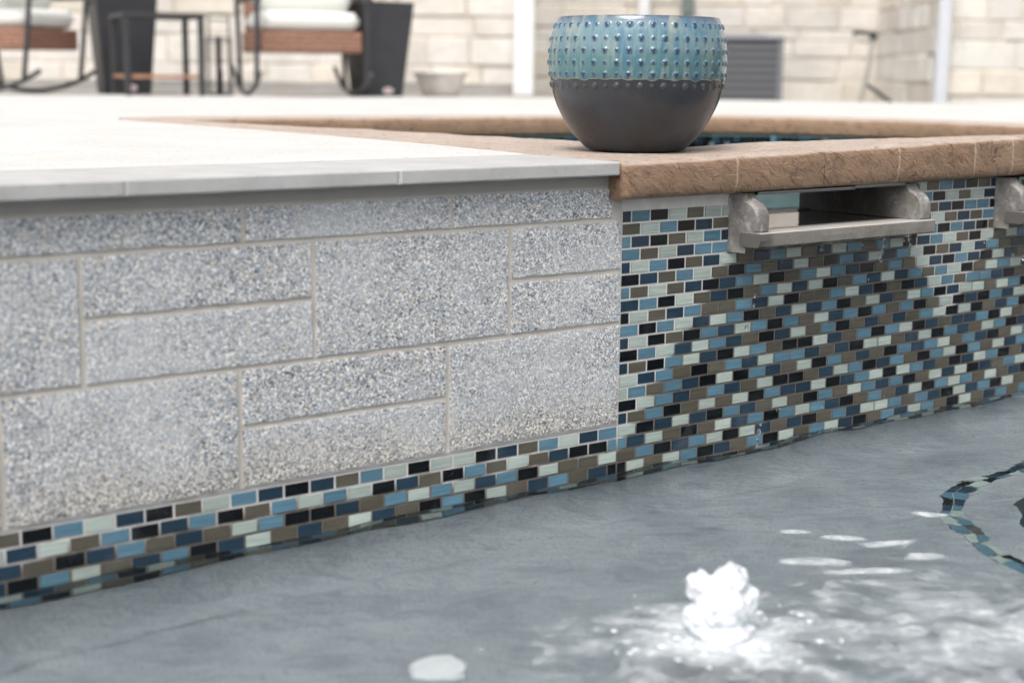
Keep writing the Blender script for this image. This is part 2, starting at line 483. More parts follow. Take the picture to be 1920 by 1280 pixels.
def mat_grille():
    t = NT('condenser_grille'); v = t.coord()
    wv = t.node('ShaderNodeTexWave'); wv.bands_direction = 'Z'
    wv.inputs['Scale'].default_value = 5; t.link(v, wv.inputs['Vector'])
    col = t.ramp(wv.outputs['Fac'], [(0.2, (0.055, 0.058, 0.065)), (0.8, (0.15, 0.155, 0.168))])
    return t.set(col, 0.5, 0.4)

M = dict(
    polegrey=simple('dull_grey_pole', (0.36, 0.35, 0.31), 0.5, 0.1, 20),
    jointm=simple('pale_joint_mortar', (0.55, 0.54, 0.52), 0.9, 0.08, 60),
    agg=mat_aggregate(), mortar=mat_mortar('grey_mortar', (0.50, 0.465, 0.415), (0.62, 0.585, 0.535)), grout=mat_grout(), tile=mat_tile(),
    coping=mat_coping(), deck=mat_deck(), slab=mat_slab(), plaster=mat_plaster(), scupper=mat_scupper(), lip=mat_lip(),
    water=mat_water('pool_water'), spawater=mat_water('spa_water', (0.80, 0.97, 0.97), 0.5, (22, 40, 10), 0.9, 0.02),
    foam=mat_foam(), film=mat_foam_sky_film(), pot=mat_pot(), lime=mat_limestone(), wicker=mat_wicker(), grille=mat_grille(),
    drop=NT('clear_water_drop').set((1, 1, 1), 0.0, 0.5, None, None, Transmission_Weight=1.0, IOR=1.333),
    frame=simple('charcoal_metal', (0.035, 0.037, 0.042), 0.45, 0.15, 20),
    cushion=simple('cream_cushion', (0.74, 0.74, 0.70), 0.9, 0.05, 60, bump=0.003),
    planter=simple('dark_planter_resin', (0.036, 0.037, 0.043), 0.5, 0.15, 8),
    soil=simple('potting_soil', (0.05, 0.035, 0.025), 0.95, 0.4, 60, bump=0.01),
    badge=simple('pale_badge', (0.72, 0.66, 0.66), 0.5, 0.05, 40),
    badgemark=simple('pink_badge_mark', (0.55, 0.22, 0.26), 0.5, 0.05, 40),
    wood=simple('brown_slat_wood', (0.36, 0.19, 0.12), 0.6, 0.25, 14),
    white=simple('white_paint', (0.78, 0.79, 0.80), 0.5, 0.04, 6),
    greywhite=simple('pale_grey_paint', (0.60, 0.62, 0.66), 0.5, 0.05, 6),
    patio=simple('grey_patio_concrete', (0.33, 0.31, 0.285), 0.9, 0.15, 4, bump=0.002),
    ground=simple('gravel_ground', (0.30, 0.29, 0.27), 0.95, 0.3, 30, bump=0.01),
    plinth=simple('grey_plinth', (0.34, 0.33, 0.315), 0.9, 0.12, 5),
    bowl=simple('whitewashed_bowl', (0.88, 0.84, 0.79), 0.8, 0.12, 14, bump=0.004),
    metal=simple('dull_steel', (0.30, 0.32, 0.33), 0.35, 0.05, 40, metal=1.0),
    disc=simple('white_plastic', (0.93, 0.935, 0.94), 0.4, 0.03, 30),
    teal=simple('deep_water_teal', (0.10, 0.16, 0.18), 0.6, 0.25, 8),  # dimness of the deeper water painted onto the recess
    spaplaster=simple('pale_spa_plaster', (0.10, 0.19, 0.21), 0.7, 0.12, 8),
    cond=simple('grey_cabinet_paint', (0.20, 0.205, 0.22), 0.5, 0.06, 6),
    dark=simple('dark_core', (0.03, 0.03, 0.033), 0.7, 0.2, 20),
    boxgrey=simple('grey_green_box', (0.16, 0.19, 0.185), 0.5, 0.1, 10),
    twig=simple('dry_twig', (0.12, 0.09, 0.05), 0.9, 0.3, 30),
)

# ------------------------------------------------------------------ mosaic
TC = {'K': (0.0040, 0.0060, 0.0080), 'N': (0.0205, 0.045, 0.073), 'B': (0.106, 0.215, 0.288), 'W': (0.420, 0.485, 0.445), 'T': (0.104, 0.096, 0.074)}
ROW_R = {  # right hand wall, from the corner; even rows start with a half tile
    0: 'NBKWTWW', 1: 'TWBKNTK', 2: 'BNKTWBN', 3: 'BTWNBBT',
    4: 'NWBKTNWTNBWTNWBTBWKNBWTKW', 5: 'KNTBWTKBTNWTKBNWNBWKTNWNBTN', 6: 'BTWTNKNBWKTBWBNKTBTWNKBNKWNT',
    7: 'NBKWTNKTBWNWKTBNWNBTBWKTWBWN', 8: 'KWTNBTTBNWKTTBWNKTKNWBTBBNKT', 9: 'BKBWNWBKTNWNBKTWNTWBKNWWTWBK',
    10: 'NWKTKBNWBKBTWNBKBTBKTWKNKBNW', 11: 'KBWNWBNTKNWTBKTNTNTBWKWKTNBK', 12: 'NTKBWNKWBTKKWNTBKBWKNTNNBKWT',
    13: 'WNBTKTBNWBBNTNKWWTNWKBNTWBKN', 14: 'WBTBNKWKBNTWKBTNTKBNBWTBNKTWB', 15: 'KWBNTBNTWKKTNWBKNBTKBWKBTWNB',
    16: 'NTBKTWTWKBNNWKNBWKWBNTKNWBKTN', 17: 'WKNWNKBNTWTKBTWBNBKTWNWKNTBW', 18: 'BNWTKTWNBKBWBNKTBTNWKBWBTWTNK',
    19: 'TBKNBWKWNTNKTBNWWBTBNKWNBKWT', 20: 'KWTWBKNTBKWTBWNKTBNWBTKWTNBT'}
ROW_M = {-1: (0.95, 'TBNKTN'), 0: (0.975, 'KWTWN'), 1: (1.0, 'NKBBK'), 2: (0.975, 'WTNTB'), 3: (1.0, 'KBNKT')}  # between the spillways
ROW_L = {17: 'KBWNKTWBNKNTBWKWWKNTBWNB', 18: 'NWTBKNBKTBWBWKNTKBTWTNKKB', 19: 'TKNBTNTWBKKNTBWBWNBKWTTW', 20: 'KBWTNBKNWTNTWNTKBKWTNBTNK'}
rt = random.Random(3)
def rcol(prev):
    return rt.choice([c for c in 'KNBWT' if c != prev])

def add_tile(bm, lay, u0, u1, z0, z1, key, proud=0.0004, gap=0.0016):
    if u1 - u0 < 0.004: return
    u0 += gap; u1 -= gap; z0 += gap; z1 -= gap
    j = lambda a: rt.uniform(-a, a)
    dz = j(0.0003); du = j(0.0003); pr = proud + j(0.00015)
    c = TC[key]; f = 1 + j(0.14)
    c = tuple(max(0.0, x * f) for x in c)
    e = min(0.0014, (u1 - u0) * 0.2)
    A = [bm.verts.new((x + du, 0.0016, z + dz)) for x, z in ((u0, z0), (u1, z0), (u1, z1), (u0, z1))]
    tl = j(0.00012); tv = j(0.0001)
    B = [bm.verts.new((x + du, -pr + (tl if x < (u0 + u1) / 2 else -tl) + (tv if z < (z0 + z1) / 2 else -tv), z + dz)) for x, z in ((u0 + e, z0 + e), (u1 - e, z0 + e), (u1 - e, z1 - e), (u0 + e, z1 - e))]
    fs = [bm.faces.new(B)] + [bm.faces.new((A[i], A[(i + 1) % 4], B[(i + 1) % 4], B[i])) for i in range(4)]
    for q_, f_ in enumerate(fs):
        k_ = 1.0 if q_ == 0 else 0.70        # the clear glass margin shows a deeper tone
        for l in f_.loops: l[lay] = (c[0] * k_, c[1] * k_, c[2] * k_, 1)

PT, PR = 0.05, 0.025
S1, S2 = (0.303, 0.892), (1.228, 1.817)
def row_z(r): return 0.0957 + (17 - r) * PR - PR, 0.0957 + (17 - r) * PR

def clip_add(bm, lay, u0, u1, z0, z1, key, allow):
    for a, b in allow:
        x0, x1 = max(u0, a), min(u1, b)
        if x1 > x0: add_tile(bm, lay, x0, x1, z0, z1, key)

wall_r = empty('mosaic_wall', (CX, CY, 0), TR)
tag(wall_r, 'glass mosaic wall of blue, black, taupe and pale tiles below the brown coping', 'mosaic wall')
bm = bmesh.new(); lay = bm.loops.layers.float_color.new('Col')
for r in range(-1, 23):
    z0, z1 = row_z(r)
    odd = r % 2
    allow = [(0, 3.98)]
    if r <= 3: allow = [(0.0, S1[0]), (S1[1], S2[0]), (S2[1], 3.98)]
    if r == -1: allow = allow[1:]
    seq = []
    txt = ROW_R.get(r, '')
    start = 0.0 if odd else -0.025
    n = 81; prev = ''
    mid = ROW_M.get(r)
    for i in range(n):
        u0 = start + PT * i
        key = None
        if mid and mid[0] - 0.001 <= u0 < mid[0] + PT * len(mid[1]) - 0.001:
            key = mid[1][int(round((u0 - mid[0]) / PT))]
        elif i < len(txt): key = txt[i]
        if key is None: key = rcol(prev)
        prev = key
        clip_add(bm, lay, u0, u0 + PT, z0, z1, key, allow)
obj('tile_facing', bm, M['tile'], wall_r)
bm = bmesh.new()
add_box(bm, (0, 0.001, -0.55), (4.0, 0.29, 0.4355))
for a, b in ((0, 0.3065), (0.8795, 1.2315), (1.8045, 4.0)):
    add_box(bm, (a, 0.001, 0.4355), (b, 0.29, 0.5445))
obj('grout_bed', bm, M['grout'], wall_r)

# ------------------------------------------------------------------ block wall on the left
wall_l = empty('block_wall', (CX, CY, 0), TL)
tag(wall_l, 'grey wall of exposed aggregate blocks under the grey concrete ledge', 'wall')
bm = bmesh.new()
add_box(bm, (-4.0, 0.0, 0.0985), (-0.0015, 0.27, 0.5915))
add_box(bm, (-4.0, 0.0035, -0.55), (-0.0015, 0.27, 0.0985))
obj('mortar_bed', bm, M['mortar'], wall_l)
bm = bmesh.new()
BL = [(-0.813, -0.411, .510, .564), (-0.403, -0.030, .510, .565), (-1.62, -0.823, .510, .563),
      (-0.684, -0.280, .308, .500), (-0.270, -0.005, .410, .500), (-0.270, -0.004, .307, .399),
      (-1.088, -0.694, .411, .500), (-1.088, -0.693, .308, .401), (-1.48, -1.098, .308, .500),
      (-0.409, -0.004, .104, .297), (-0.825, -0.419, .209, .298), (-0.825, -0.419, .104, .199),
      (-1.219, -0.835, .104, .298), (-1.60, -1.229, .209, .298), (-1.60, -1.229, .104, .199)]
x = -1.49; rb = random.Random(5)
while x > -3.9:
    w = rb.choice((0.38, 0.4, 0.42))
    BL.append((x - w, x - 0.01, .308, .399)); BL.append((x - w, x - 0.01, .410, .500)); x -= w
x = -1.61
while x > -3.9:
    w = rb.choice((0.36, 0.4, 0.44))
    BL.append((x - w, x - 0.01, .104, .298)); x -= w
x = -1.63
while x > -3.9:
    w = rb.choice((0.6, 0.42, 0.5))
    BL.append((x - w, x - 0.01, .510, .564)); x -= w
lb_ = bm.verts.layers.float.new('btone')
for (a, b, c, d) in BL:
    tone_ = rb.uniform(-0.10, 0.09)
    # ragged, slightly rounded block faces standing proud of the joints
    nx = max(3, int((b - a) / 0.012)); nz = max(3, int((d - c) / 0.010))
    g = []
    for k in range(nz + 1):
        row = []
        for i in range(nx + 1):
            fx, fz = i / nx, k / nz
            xx = a + (b - a) * fx; zz = c + (d - c) * fz
            edge = i in (0, nx) or k in (0, nz)
            if i in (0, nx): xx += 0.0016 * noise.noise(Vector((a * 7, zz * 55, i)))
            if k in (0, nz): zz += 0.0016 * noise.noise(Vector((xx * 45, c * 9, k)))
            y = (-0.0027 if edge else -0.0032) - 0.0005 * noise.noise(Vector((xx * 60, zz * 60, 3)))
            vv_ = bm.verts.new((xx, y, zz)); vv_[lb_] = tone_; row.append(vv_)
        g.append(row)
    for k in range(nz):
        for i in range(nx):
            bm.faces.new((g[k][i], g[k][i + 1], g[k + 1][i + 1], g[k + 1][i]))
# returns of the block edges back to the mortar
for e in [e for e in bm.edges if e.is_boundary]:
    a, b = e.verts
    c = bm.verts.new((b.co.x, 0.001, b.co.z)); d = bm.verts.new((a.co.x, 0.001, a.co.z))
    bm.faces.new((a, b, c, d))
obj('block_facing', bm, M['agg'], wall_l, smooth=False)
# mosaic waterline band along the foot of the block wall
bm = bmesh.new(); lay = bm.loops.layers.float_color.new('Col')
for r in range(17, 23):
    z0, z1 = row_z(r); odd = r % 2
    txt = ROW_L.get(r, ''); base = -1.2 if odd else -1.225
    prev = ''
    for i in range(-56, 26):
        u0 = base + PT * i
        key = txt[i] if 0 <= i < len(txt) else rcol(prev)
        prev = key
        clip_add(bm, lay, u0, u0 + PT, z0, z1, key, [(-4.0, -0.0005)])
band = obj('waterline_band', bm, M['tile'], wall_l)
band['label'] = 'band of glass mosaic tiles at the waterline'
bm = bmesh.new()
add_box(bm, (-4.0, 0.001, -0.0545), (-0.001, 0.0035, 0.0965))
obj('band_grout', bm, M['grout'], wall_l)

bm = bmesh.new()
for u in (-1.03, -0.54): add_box(bm, (u - 0.0013, -0.0355, 0.5925), (u + 0.0013, 0.2415, ZC - 0.0012))
jm = obj('joint_mortar', bm, M['jointm'], wall_l)
# grey cap slabs
J = Vector((0.039, 3.124))
def Lloc(p):
    d = Vector((p[0] - CX, p[1] - CY)); return (d.x * cos(TL) + d.y * sin(TL), d.x * sin(TL) - d.y * cos(TL))
ju, jn = Lloc(J)
slabs = [('grey concrete cap slab at the far left end of the ledge', [(-4.0, 0.037), (-1.0315, 0.037), (-1.0315, -0.2425), (-4.0, -0.2425)]),
         ('middle grey concrete cap slab between the two ledge joints', [(-1.0285, 0.037), (-0.5415, 0.037), (-0.5415, -0.2425), (-1.0285, -0.2425)]),
         ('grey concrete cap slab that ends against the brown coping under the pot', [(-0.5385, 0.038), (-0.0415, 0.038), (ju - 0.004, jn), (-0.5385, -0.2425)])]
for lab, pts in slabs:
    bm = bmesh.new()
    add_prism(bm, [(u, -n) for u, n in pts], 0.5918, ZC, 0.0035, 3)
    # faint waviness of the cast edge
    o = obj('cap_slab', bm, M['slab'], None, loc=(CX, CY, 0), rz=TL)
    tag(o, lab, 'cap slab', 'grey cap slabs of the ledge')

# ------------------------------------------------------------------ brown coping ring round the spa
def lin(a, b, n): return [a.lerp(b, i / n) for i in range(n)]
stations = []     # (outer, inner, deckside, u)
V2 = lambda x, y: Vector((x, y))
def Wxy(u, n): w = W('R', u, n); return V2(w.x, w.y)
near = []
for i in range(0, 140):
    u = 2.6 - 2.64 * i / 139
    inn = max(u, 0.16)
    near.append((Wxy(u, 0.045), Wxy(min(inn, 2.22) + 0.04 * max(0, 1 - u), -0.30), 0.0, u))
stations += near
I0 = near[-1][1]; P0 = near[-1][0]
left_out = [V2(0.2005, 2.90), V2(0.039, 3.124), V2(-0.20, 3.544), V2(-0.681, 4.238), V2(-0.983, 4.628), V2(-1.286, 5.0), V2(-1.33, 5.22)]
left_in = [I0, V2(0.17, 3.77), V2(0.06, 3.92), V2(-0.40, 4.42), V2(-0.68, 4.66), V2(-0.985, 4.935), V2(-1.06, 5.08)]
far_out = [V2(-1.2, 5.42), V2(-0.80, 5.70), V2(0.0, 6.08), V2(0.8, 6.47), V2(1.20, 6.42), V2(1.60, 6.10), V2(2.02, 5.55), V2(2.32, 5.15), V2(2.62, 4.98)]
far_in = [V2(-1.0, 5.25), V2(-0.69, 5.47), V2(0.07, 5.83), V2(0.78, 6.20), V2(1.05, 6.18), V2(1.40, 5.92), V2(1.78, 5.40), V2(2.02, 5.0), V2(2.13, 4.6)]
outl = left_out + far_out; inl = left_in + far_in
for i in range(len(outl) - 1):
    k = max(2, int((outl[i + 1] - outl[i]).length / 0.03))
    for q in range(k):
        s = q / k
        stations.append((outl[i].lerp(outl[i + 1], s), inl[i].lerp(inl[i + 1], s), 1.0, -1))
stations.append((outl[-1], inl[-1], 1.0, -1))
Rinv = Matrix.Rotation(-TR, 2)
def Rloc(p): return Rinv @ (p - V2(CX, CY))
bm = bmesh.new(); rings = []
for (o_, i_, deckside, u) in stations:
    d = (i_ - o_); L = d.length; d = d / L
    zt = ZC; zo = ZC
    if u > -0.5:
        zo = 0.611 + 0.021 * max(0, u)
        zt = ZC + 0.0105 * min(1, max(0, (u - 0.28) / 0.35))
    zbo = ZB + (0.004 * max(0, u) if u > 0 else 0)
    if deckside: prof = [(0.0, ZB), (0.0, 0.60), (0.0004, ZC - 0.0045), (0.005, ZC - 0.0008), (0.02, ZC)]
    else: prof = [(0.045, zbo + 0.0005), (0.014, zbo), (0.004, zbo + 0.004), (0.0, zbo + 0.012), (-0.001, zbo + 0.028), (-0.001, zo - 0.024), (-0.0005, zo - 0.010), (0.0015, zo - 0.003), (0.006, zo + 0.001), (0.016, zo + 0.003), (0.045, zo + 0.005)]
    prof = prof + [(L * 0.35, (zt + zo) / 2 + 0.001 if u > -0.5 else ZC), (L * 0.55, zt), (L * 0.75, zt)]
    prof += [(L - 0.03, zt), (L - 0.012, zt - 0.002), (L - 0.003, zt - 0.010), (L, zt - 0.03), (L, ZB + 0.015), (L - 0.004, ZB + 0.004), (L - 0.04, ZB)]
    ring = []
    for k, (dd, z) in enumerate(prof):
        p = o_ + d * dd
        q = Rloc(p)
        a = 1.0 if not deckside else (0.0 if dd < 0.05 else 1.0)
        w = a * (0.0035 * noise.noise(Vector((q.x * 9, q.y * 9, z * 22))) + 0.0018 * noise.noise(Vector((q.x * 34, q.y * 34, z * 50))))
        if dd < L * 0.3: q = q + Rinv @ (d * (-w))
        ring.append(bm.verts.new((q.x, q.y, z + (w * 0.5 if 0.55 < z else 0))))
    rings.append((ring, deckside))
for a in range(len(rings) - 1):
    A, B = rings[a][0], rings[a + 1][0]
    if len(A) == len(B):
        for k in range(len(A) - 1): bm.faces.new((A[k], A[k + 1], B[k + 1], B[k]))
    else:
        # turn of the coping at the wall corner: stitch the front profile to the deck side profile
        ex = len(A) - len(B)
        for k in range(len(B) - 1): bm.faces.new((A[k + ex], A[k + 1 + ex], B[k + 1], B[k]))
        for k in range(ex): bm.faces.new((A[k], A[k + 1], B[0]))
A, B = rings[0][0], rings[-1][0]
bm.faces.new(A); bm.faces.new(B)
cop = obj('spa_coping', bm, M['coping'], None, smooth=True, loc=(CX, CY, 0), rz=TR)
tag(cop, 'brown stamped concrete coping that rings the raised spa and carries the pot', 'coping')

# ------------------------------------------------------------------ spillways through the mosaic wall
def spillway(label, off):
    t = empty('spillway', W('R', off, 0, 0.436), TR)
    tag(t, label, 'spillway', 'spillways under the brown coping')
    z0 = -0.0
    bm = bmesh.new()
    # trough floor with a projecting lip
    g = []
    nu = 60
    prof = [(0.288, 0.0), (-0.074, 0.0), (-0.0805, 0.003), (-0.0812, 0.015), (-0.0808, 0.0288), (-0.0792, 0.030), (0.0, 0.0285), (0.288, 0.0285)]
    for i in range(nu + 1):
        u = 0.3045 + (0.8795 - 0.3045) * i / nu
        row = []
        for (y, z) in prof:
            e = 1.0 if y < -0.05 else 0.0
            wv = 0.0012 * noise.noise(Vector((u * 30, z * 60, off)))
            if i < 3 and z < 0.01: yy = y + e * 0.004 * (3 - i) / 3
            else: yy = y
            row.append(bm.verts.new((u, yy + e * wv, z + e * wv * 0.6)))
        g.append(row)
    for i in range(nu):
        for k in range(len(prof) - 1):
            bm.faces.new((g[i][k], g[i + 1][k], g[i + 1][k + 1], g[i][k + 1]))
        bm.faces.new((g[i][-1], g[i + 1][-1], g[i + 1][0], g[i][0]))
    bm.faces.new(g[0]); bm.faces.new(g[-1])
    obj('lip', bm, M['lip'], t)
    for a, b in ((0.3055, 0.3445), (0.8405, 0.8785)):
        bm = bmesh.new()
        pr = [(0.287, 0.0290), (-0.0655, 0.0302), (-0.069, 0.034), (-0.0695, 0.052), (-0.0685, 0.066), (-0.065, 0.076), (-0.057, 0.085), (-0.046, 0.091), (-0.036, 0.095), (-0.030, 0.1005), (-0.026, 0.1075), (0.287, 0.1075)]
        nn = 6; rows = []
        for i in range(nn + 1):
            u = a + (b - a) * i / nn
            inset = 0.003 if i in (0, nn) else 0.0
            rows.append([bm.verts.new((u + 0.0008 * noise.noise(Vector((y * 40, z * 40, u * 9))), y + (inset if y < 0 else 0) + 0.0016 * noise.noise(Vector((u * 60, y * 50 + off, z * 55))), z - (inset if 0.05 < z < 0.1 else 0))) for y, z in pr])
        for i in range(nn):
            for k in range(len(pr)):
                k2 = (k + 1) % len(pr)
                bm.faces.new((rows[i][k], rows[i + 1][k], rows[i + 1][k2], rows[i][k2]))
        bm.faces.new(rows[0]); bm.faces.new(rows[-1])
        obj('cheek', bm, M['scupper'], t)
    # hand smeared mortar round the left cheek
    for side in (0, 1):
        bm = bmesh.new(); rows = []
        for i in range(25):
            z = -0.014 + 0.122 * i / 24
            row = []
            for k in range(8):
                f = k / 7
                if side == 0: u = 0.3075 - 0.014 * f - 0.004 * f * noise.noise(Vector((z * 60, off, 1)))
                else: u = 0.8765 + 0.013 * f + 0.004 * f * noise.noise(Vector((z * 60, off, 2)))
                y = -0.036 * (1 - f) ** 1.7 - 0.0005 + 0.003 * noise.noise(Vector((z * 45, f * 3, off + side)))
                if k == 7: y = 0.0025
                row.append(bm.verts.new((u, min(y, 0.003), z)))
            rows.append(row)
        for i in range(24):
            for k in range(7): bm.faces.new((rows[i][k], rows[i + 1][k], rows[i + 1][k + 1], rows[i][k + 1]))
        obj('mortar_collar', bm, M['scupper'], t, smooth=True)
    for a, b, y0, dz in ((0.346, 0.655, -0.036, 0.0045), (0.659, 0.838, -0.030, 0.0062)):
        bm = bmesh.new()
        add_box(bm, (a, y0, 0.1035 + dz), (b, 0.20, 0.1052 + dz), 0.0004, 1)
        add_box(bm, (a, y0 + 0.003, 0.0985 + dz), (b, 0.20, 0.1000 + dz), 0.0004, 1)
        add_box(bm, (a + 0.002, y0 + 0.006, 0.1000 + dz), (b - 0.002, y0 + 0.03, 0.1035 + dz))
        obj('deflector_plate', bm, M['metal'], t)
    return t
spillway('weathered concrete spillway shown whole in the mosaic wall right of the pot', 0.0)
spillway('weathered concrete spillway cut off by the right edge of the picture', 0.925)

# ------------------------------------------------------------------ spa basin and its water
inner = [s[1] for s in stations]
clean = []
for p in inner:
    if not clean or (p - clean[-1]).length > 0.02: clean.append(p)
while (clean[0] - clean[-1]).length < 0.05: clean.pop()
cen = sum(clean, V2(0, 0)) / len(clean)
spa = empty('spa_basin', (cen.x, cen.y, 0))
tag(spa, 'sunken spa basin with dark mosaic lining behind the brown coping', 'spa')
bm = bmesh.new(); lay = bm.loops.layers.float_color.new('Col')
bmp = bmesh.new()
prevp = None; acc = 0.0
loop = clean + [clean[0]]
pts = []
for i in range(len(loop) - 1):
    a, b = loop[i], loop[i + 1]; k = max(1, int(round((b - a).length / 0.05)))
    pts += [a.lerp(b, q / k) for q in range(k)]
def is_near(p):
    q = Rloc(p); return q.y < 0.36 and 0.2 < q.x < 1.95
np_ = len(pts); prev = ''
for i in range(np_):
    a, b = pts[i], pts[(i + 1) % np_]
    if is_near(a) or is_near(b): continue
    dv = (cen - (a + b) / 2); tvec = (b - a).normalized(); nv = V2(-tvec.y, tvec.x)
    if nv.dot(dv) < 0: nv = -nv
    for r in range(9):
        z1 = ZB - 0.004 - r * 0.025; z0 = z1 - 0.024
        key = rcol(prev); prev = key
        if key in 'WBT' and rt.random() < 0.86: key = 'K'
        sh = 0.025 if r % 2 else 0.0
        aa = a + tvec * (sh + 0.0008); bb = b + tvec * (sh - 0.0008)
        vs = [bm.verts.new((p.x - cen.x + nv.x * 0.003, p.y - cen.y + nv.y * 0.003, z)) for p, z in ((aa, z0), (bb, z0), (bb, z1), (aa, z1))]
        f = bm.faces.new(vs)
        for l in f.loops: l[lay] = (*TC[key], 1)
    vs = [bmp.verts.new((p.x - cen.x, p.y - cen.y, z)) for p, z in ((a, -0.15), (b, -0.15), (b, ZB), (a, ZB))]
    bmp.faces.new(vs)
obj('mosaic_lining', bm, M['tile'], spa)
vs = [bmp.verts.new((p.x - cen.x, p.y - cen.y, -0.15)) for p in pts]
bmp.faces.new(vs)
obj('basin_shell', bmp, M['spaplaster'], spa)
bm = bmesh.new()
SW = 0.4685
vs = [bm.verts.new((p.x, p.y, SW)) for p in pts]
bm.faces.new(vs)
for off in (0.0, 0.925):
    q = [W('R', u + off, n, SW) for u, n in ((0.3455, -0.288), (0.8395, -0.288), (0.8395, -0.255), (0.3455, -0.255))]
    q2 = W('R', 0.8395 + off, -0.235, SW - 0.0065); q1 = W('R', 0.3455 + off, -0.235, SW - 0.0065)
    v = [bm.verts.new(p) for p in q]; bm.faces.new(v)
    e1, e2 = bm.verts.new(q1), bm.verts.new(q2)
    bm.faces.new((v[3], v[2], e2, e1))
o = obj('spa_water', bm, M['spawater'], up=True); tag(o, 'teal spa water behind the brown coping and in the spillway troughs', 'water', kind='structure')

# ------------------------------------------------------------------ deck, patio and ground
bm = bmesh.new()
ledge = [W('L', -4.0, -0.2445), W('L', ju - 0.001, -0.2445)]
ring_out = [V2(s[0].x, s[0].y) for s in stations if s[2] == 1.0]
poly = [V2(p.x, p.y) for p in ledge]
for p in ring_out:
    if p.y > 3.13 and (p - poly[-1]).length > 0.02: poly.append(p)
poly += [V2(3.6, 5.6), V2(9, 6.5), V2(9.0, 9.2), V2(3.3, 9.85), V2(1.5, 10.3), V2(-0.9, 10.35), V2(-2.5, 9.9), V2(-6, 9.7), V2(-9, 9.6), V2(-9, 1.0)]
top = [bm.verts.new((p.x, p.y, ZC)) for p in poly]
bot = [bm.verts.new((p.x, p.y, ZC - 0.07)) for p in poly]
vs_, _e, fs_, vo, _eo, _fo = delaunay_2d_cdt(poly, [], [list(range(len(poly)))], 1, 1e-5)
ext = {}
for i, vv in enumerate(vs_): ext[i] = top[vo[i][0]] if vo[i] else bm.verts.new((vv.x, vv.y, ZC))
for f in fs_:
    q = [ext[i] for i in f]
    if len(set(q)) == 3: bm.faces.new(q)
for i in range(len(poly)):
    k = (i + 1) % len(poly)
    bm.faces.new((top[i], top[k], bot[k], bot[i]))
o = obj('pool_deck', bm, M['deck']); tag(o, 'bright white concrete pool deck behind the ledge', 'deck', kind='structure')
bm = bmesh.new()
add_box(bm, (-14, 9.0, 0.45), (0.30, 14.2, 0.6125))
o = obj('patio', bm, M['patio']); tag(o, 'grey patio slab in front of the left stone wall', 'patio', kind='structure')
bm = bmesh.new()
add_box(bm, (-60, 8.8, 0.2), (60, 90, 0.42))
add_box(bm, (-60, -60, -1.2), (60, 90, -1.0))
o = obj('ground', bm, M['ground']); tag(o, 'gravel ground beyond the deck', 'ground', kind='structure')

# ------------------------------------------------------------------ pool floor, water
PF = -0.20
HC = V2(1.345, 2.80)
bm = bmesh.new()
Nc = 64
outer = [V2(-5, -3), V2(5, -3), V2(5, 6.5), V2(-5, 6.5)]
# annular strips joined to a rectangle
circ = [HC + V2(cos(2 * pi * k / Nc), sin(2 * pi * k / Nc)) * 0.355 for k in range(Nc)]
cv = [bm.verts.new((p.x, p.y, PF)) for p in circ]
def rect_hit(k):
    a = 2 * pi * k / Nc; d = V2(cos(a), sin(a)); best = 1e9
    for lim, c, o_ in ((5, d.x, HC.x), (-5, d.x, HC.x), (6.5, d.y, HC.y), (-3, d.y, HC.y)):
        if abs(c) > 1e-6:
            t = (lim - o_) / c
            if t > 0: best = min(best, t)
    return HC + d * best
ov = [bm.verts.new((*rect_hit(k), PF)) for k in range(Nc)]
dv = [bm.verts.new((p.x, p.y, -0.55)) for p in circ]
low = []
for k in range(Nc):
    k2 = (k + 1) % Nc
    bm.faces.new((cv[k], cv[k2], ov[k2], ov[k]))
    f = bm.faces.new((dv[k], dv[k2], cv[k2], cv[k])); low.append(f)
low.append(bm.faces.new(dv))
for f in low: f.material_index = 1
o = obj('pool_floor', bm, [M['plaster'], M['teal']]); tag(o, 'grey plaster floor of the shallow pool shelf', 'pool floor', kind='structure')
# cove of plaster below the mosaic
bm = bmesh.new()
for side, u0, u1 in (('L', -4.0, 0.0), ('R', 0.0, 4.0)):
    for k in range(8):
        def cp(q):
            a = q / 8 * pi / 2
            return 0.004 + 0.09 * (1 - sin(pi / 2 - a)) if False else (0.004 + 0.10 * (1 - cos(a)), -0.0545 - 0.143 * sin(a))
        n0, z0 = cp(k); n1, z1 = cp(k + 1)
        vs = [bm.verts.new(W(side, u, n, z)) for u, n, z in ((u0, n0, z0), (u1, n0, z0), (u1, n1, z1), (u0, n1, z1))]
        bm.faces.new(vs)
bmesh.ops.remove_doubles(bm, verts=bm.verts[:], dist=0.0003)
o = obj('pool_cove', bm, M['plaster'], smooth=True); tag(o, 'grey plaster cove under the waterline tiles', 'pool wall', kind='structure')
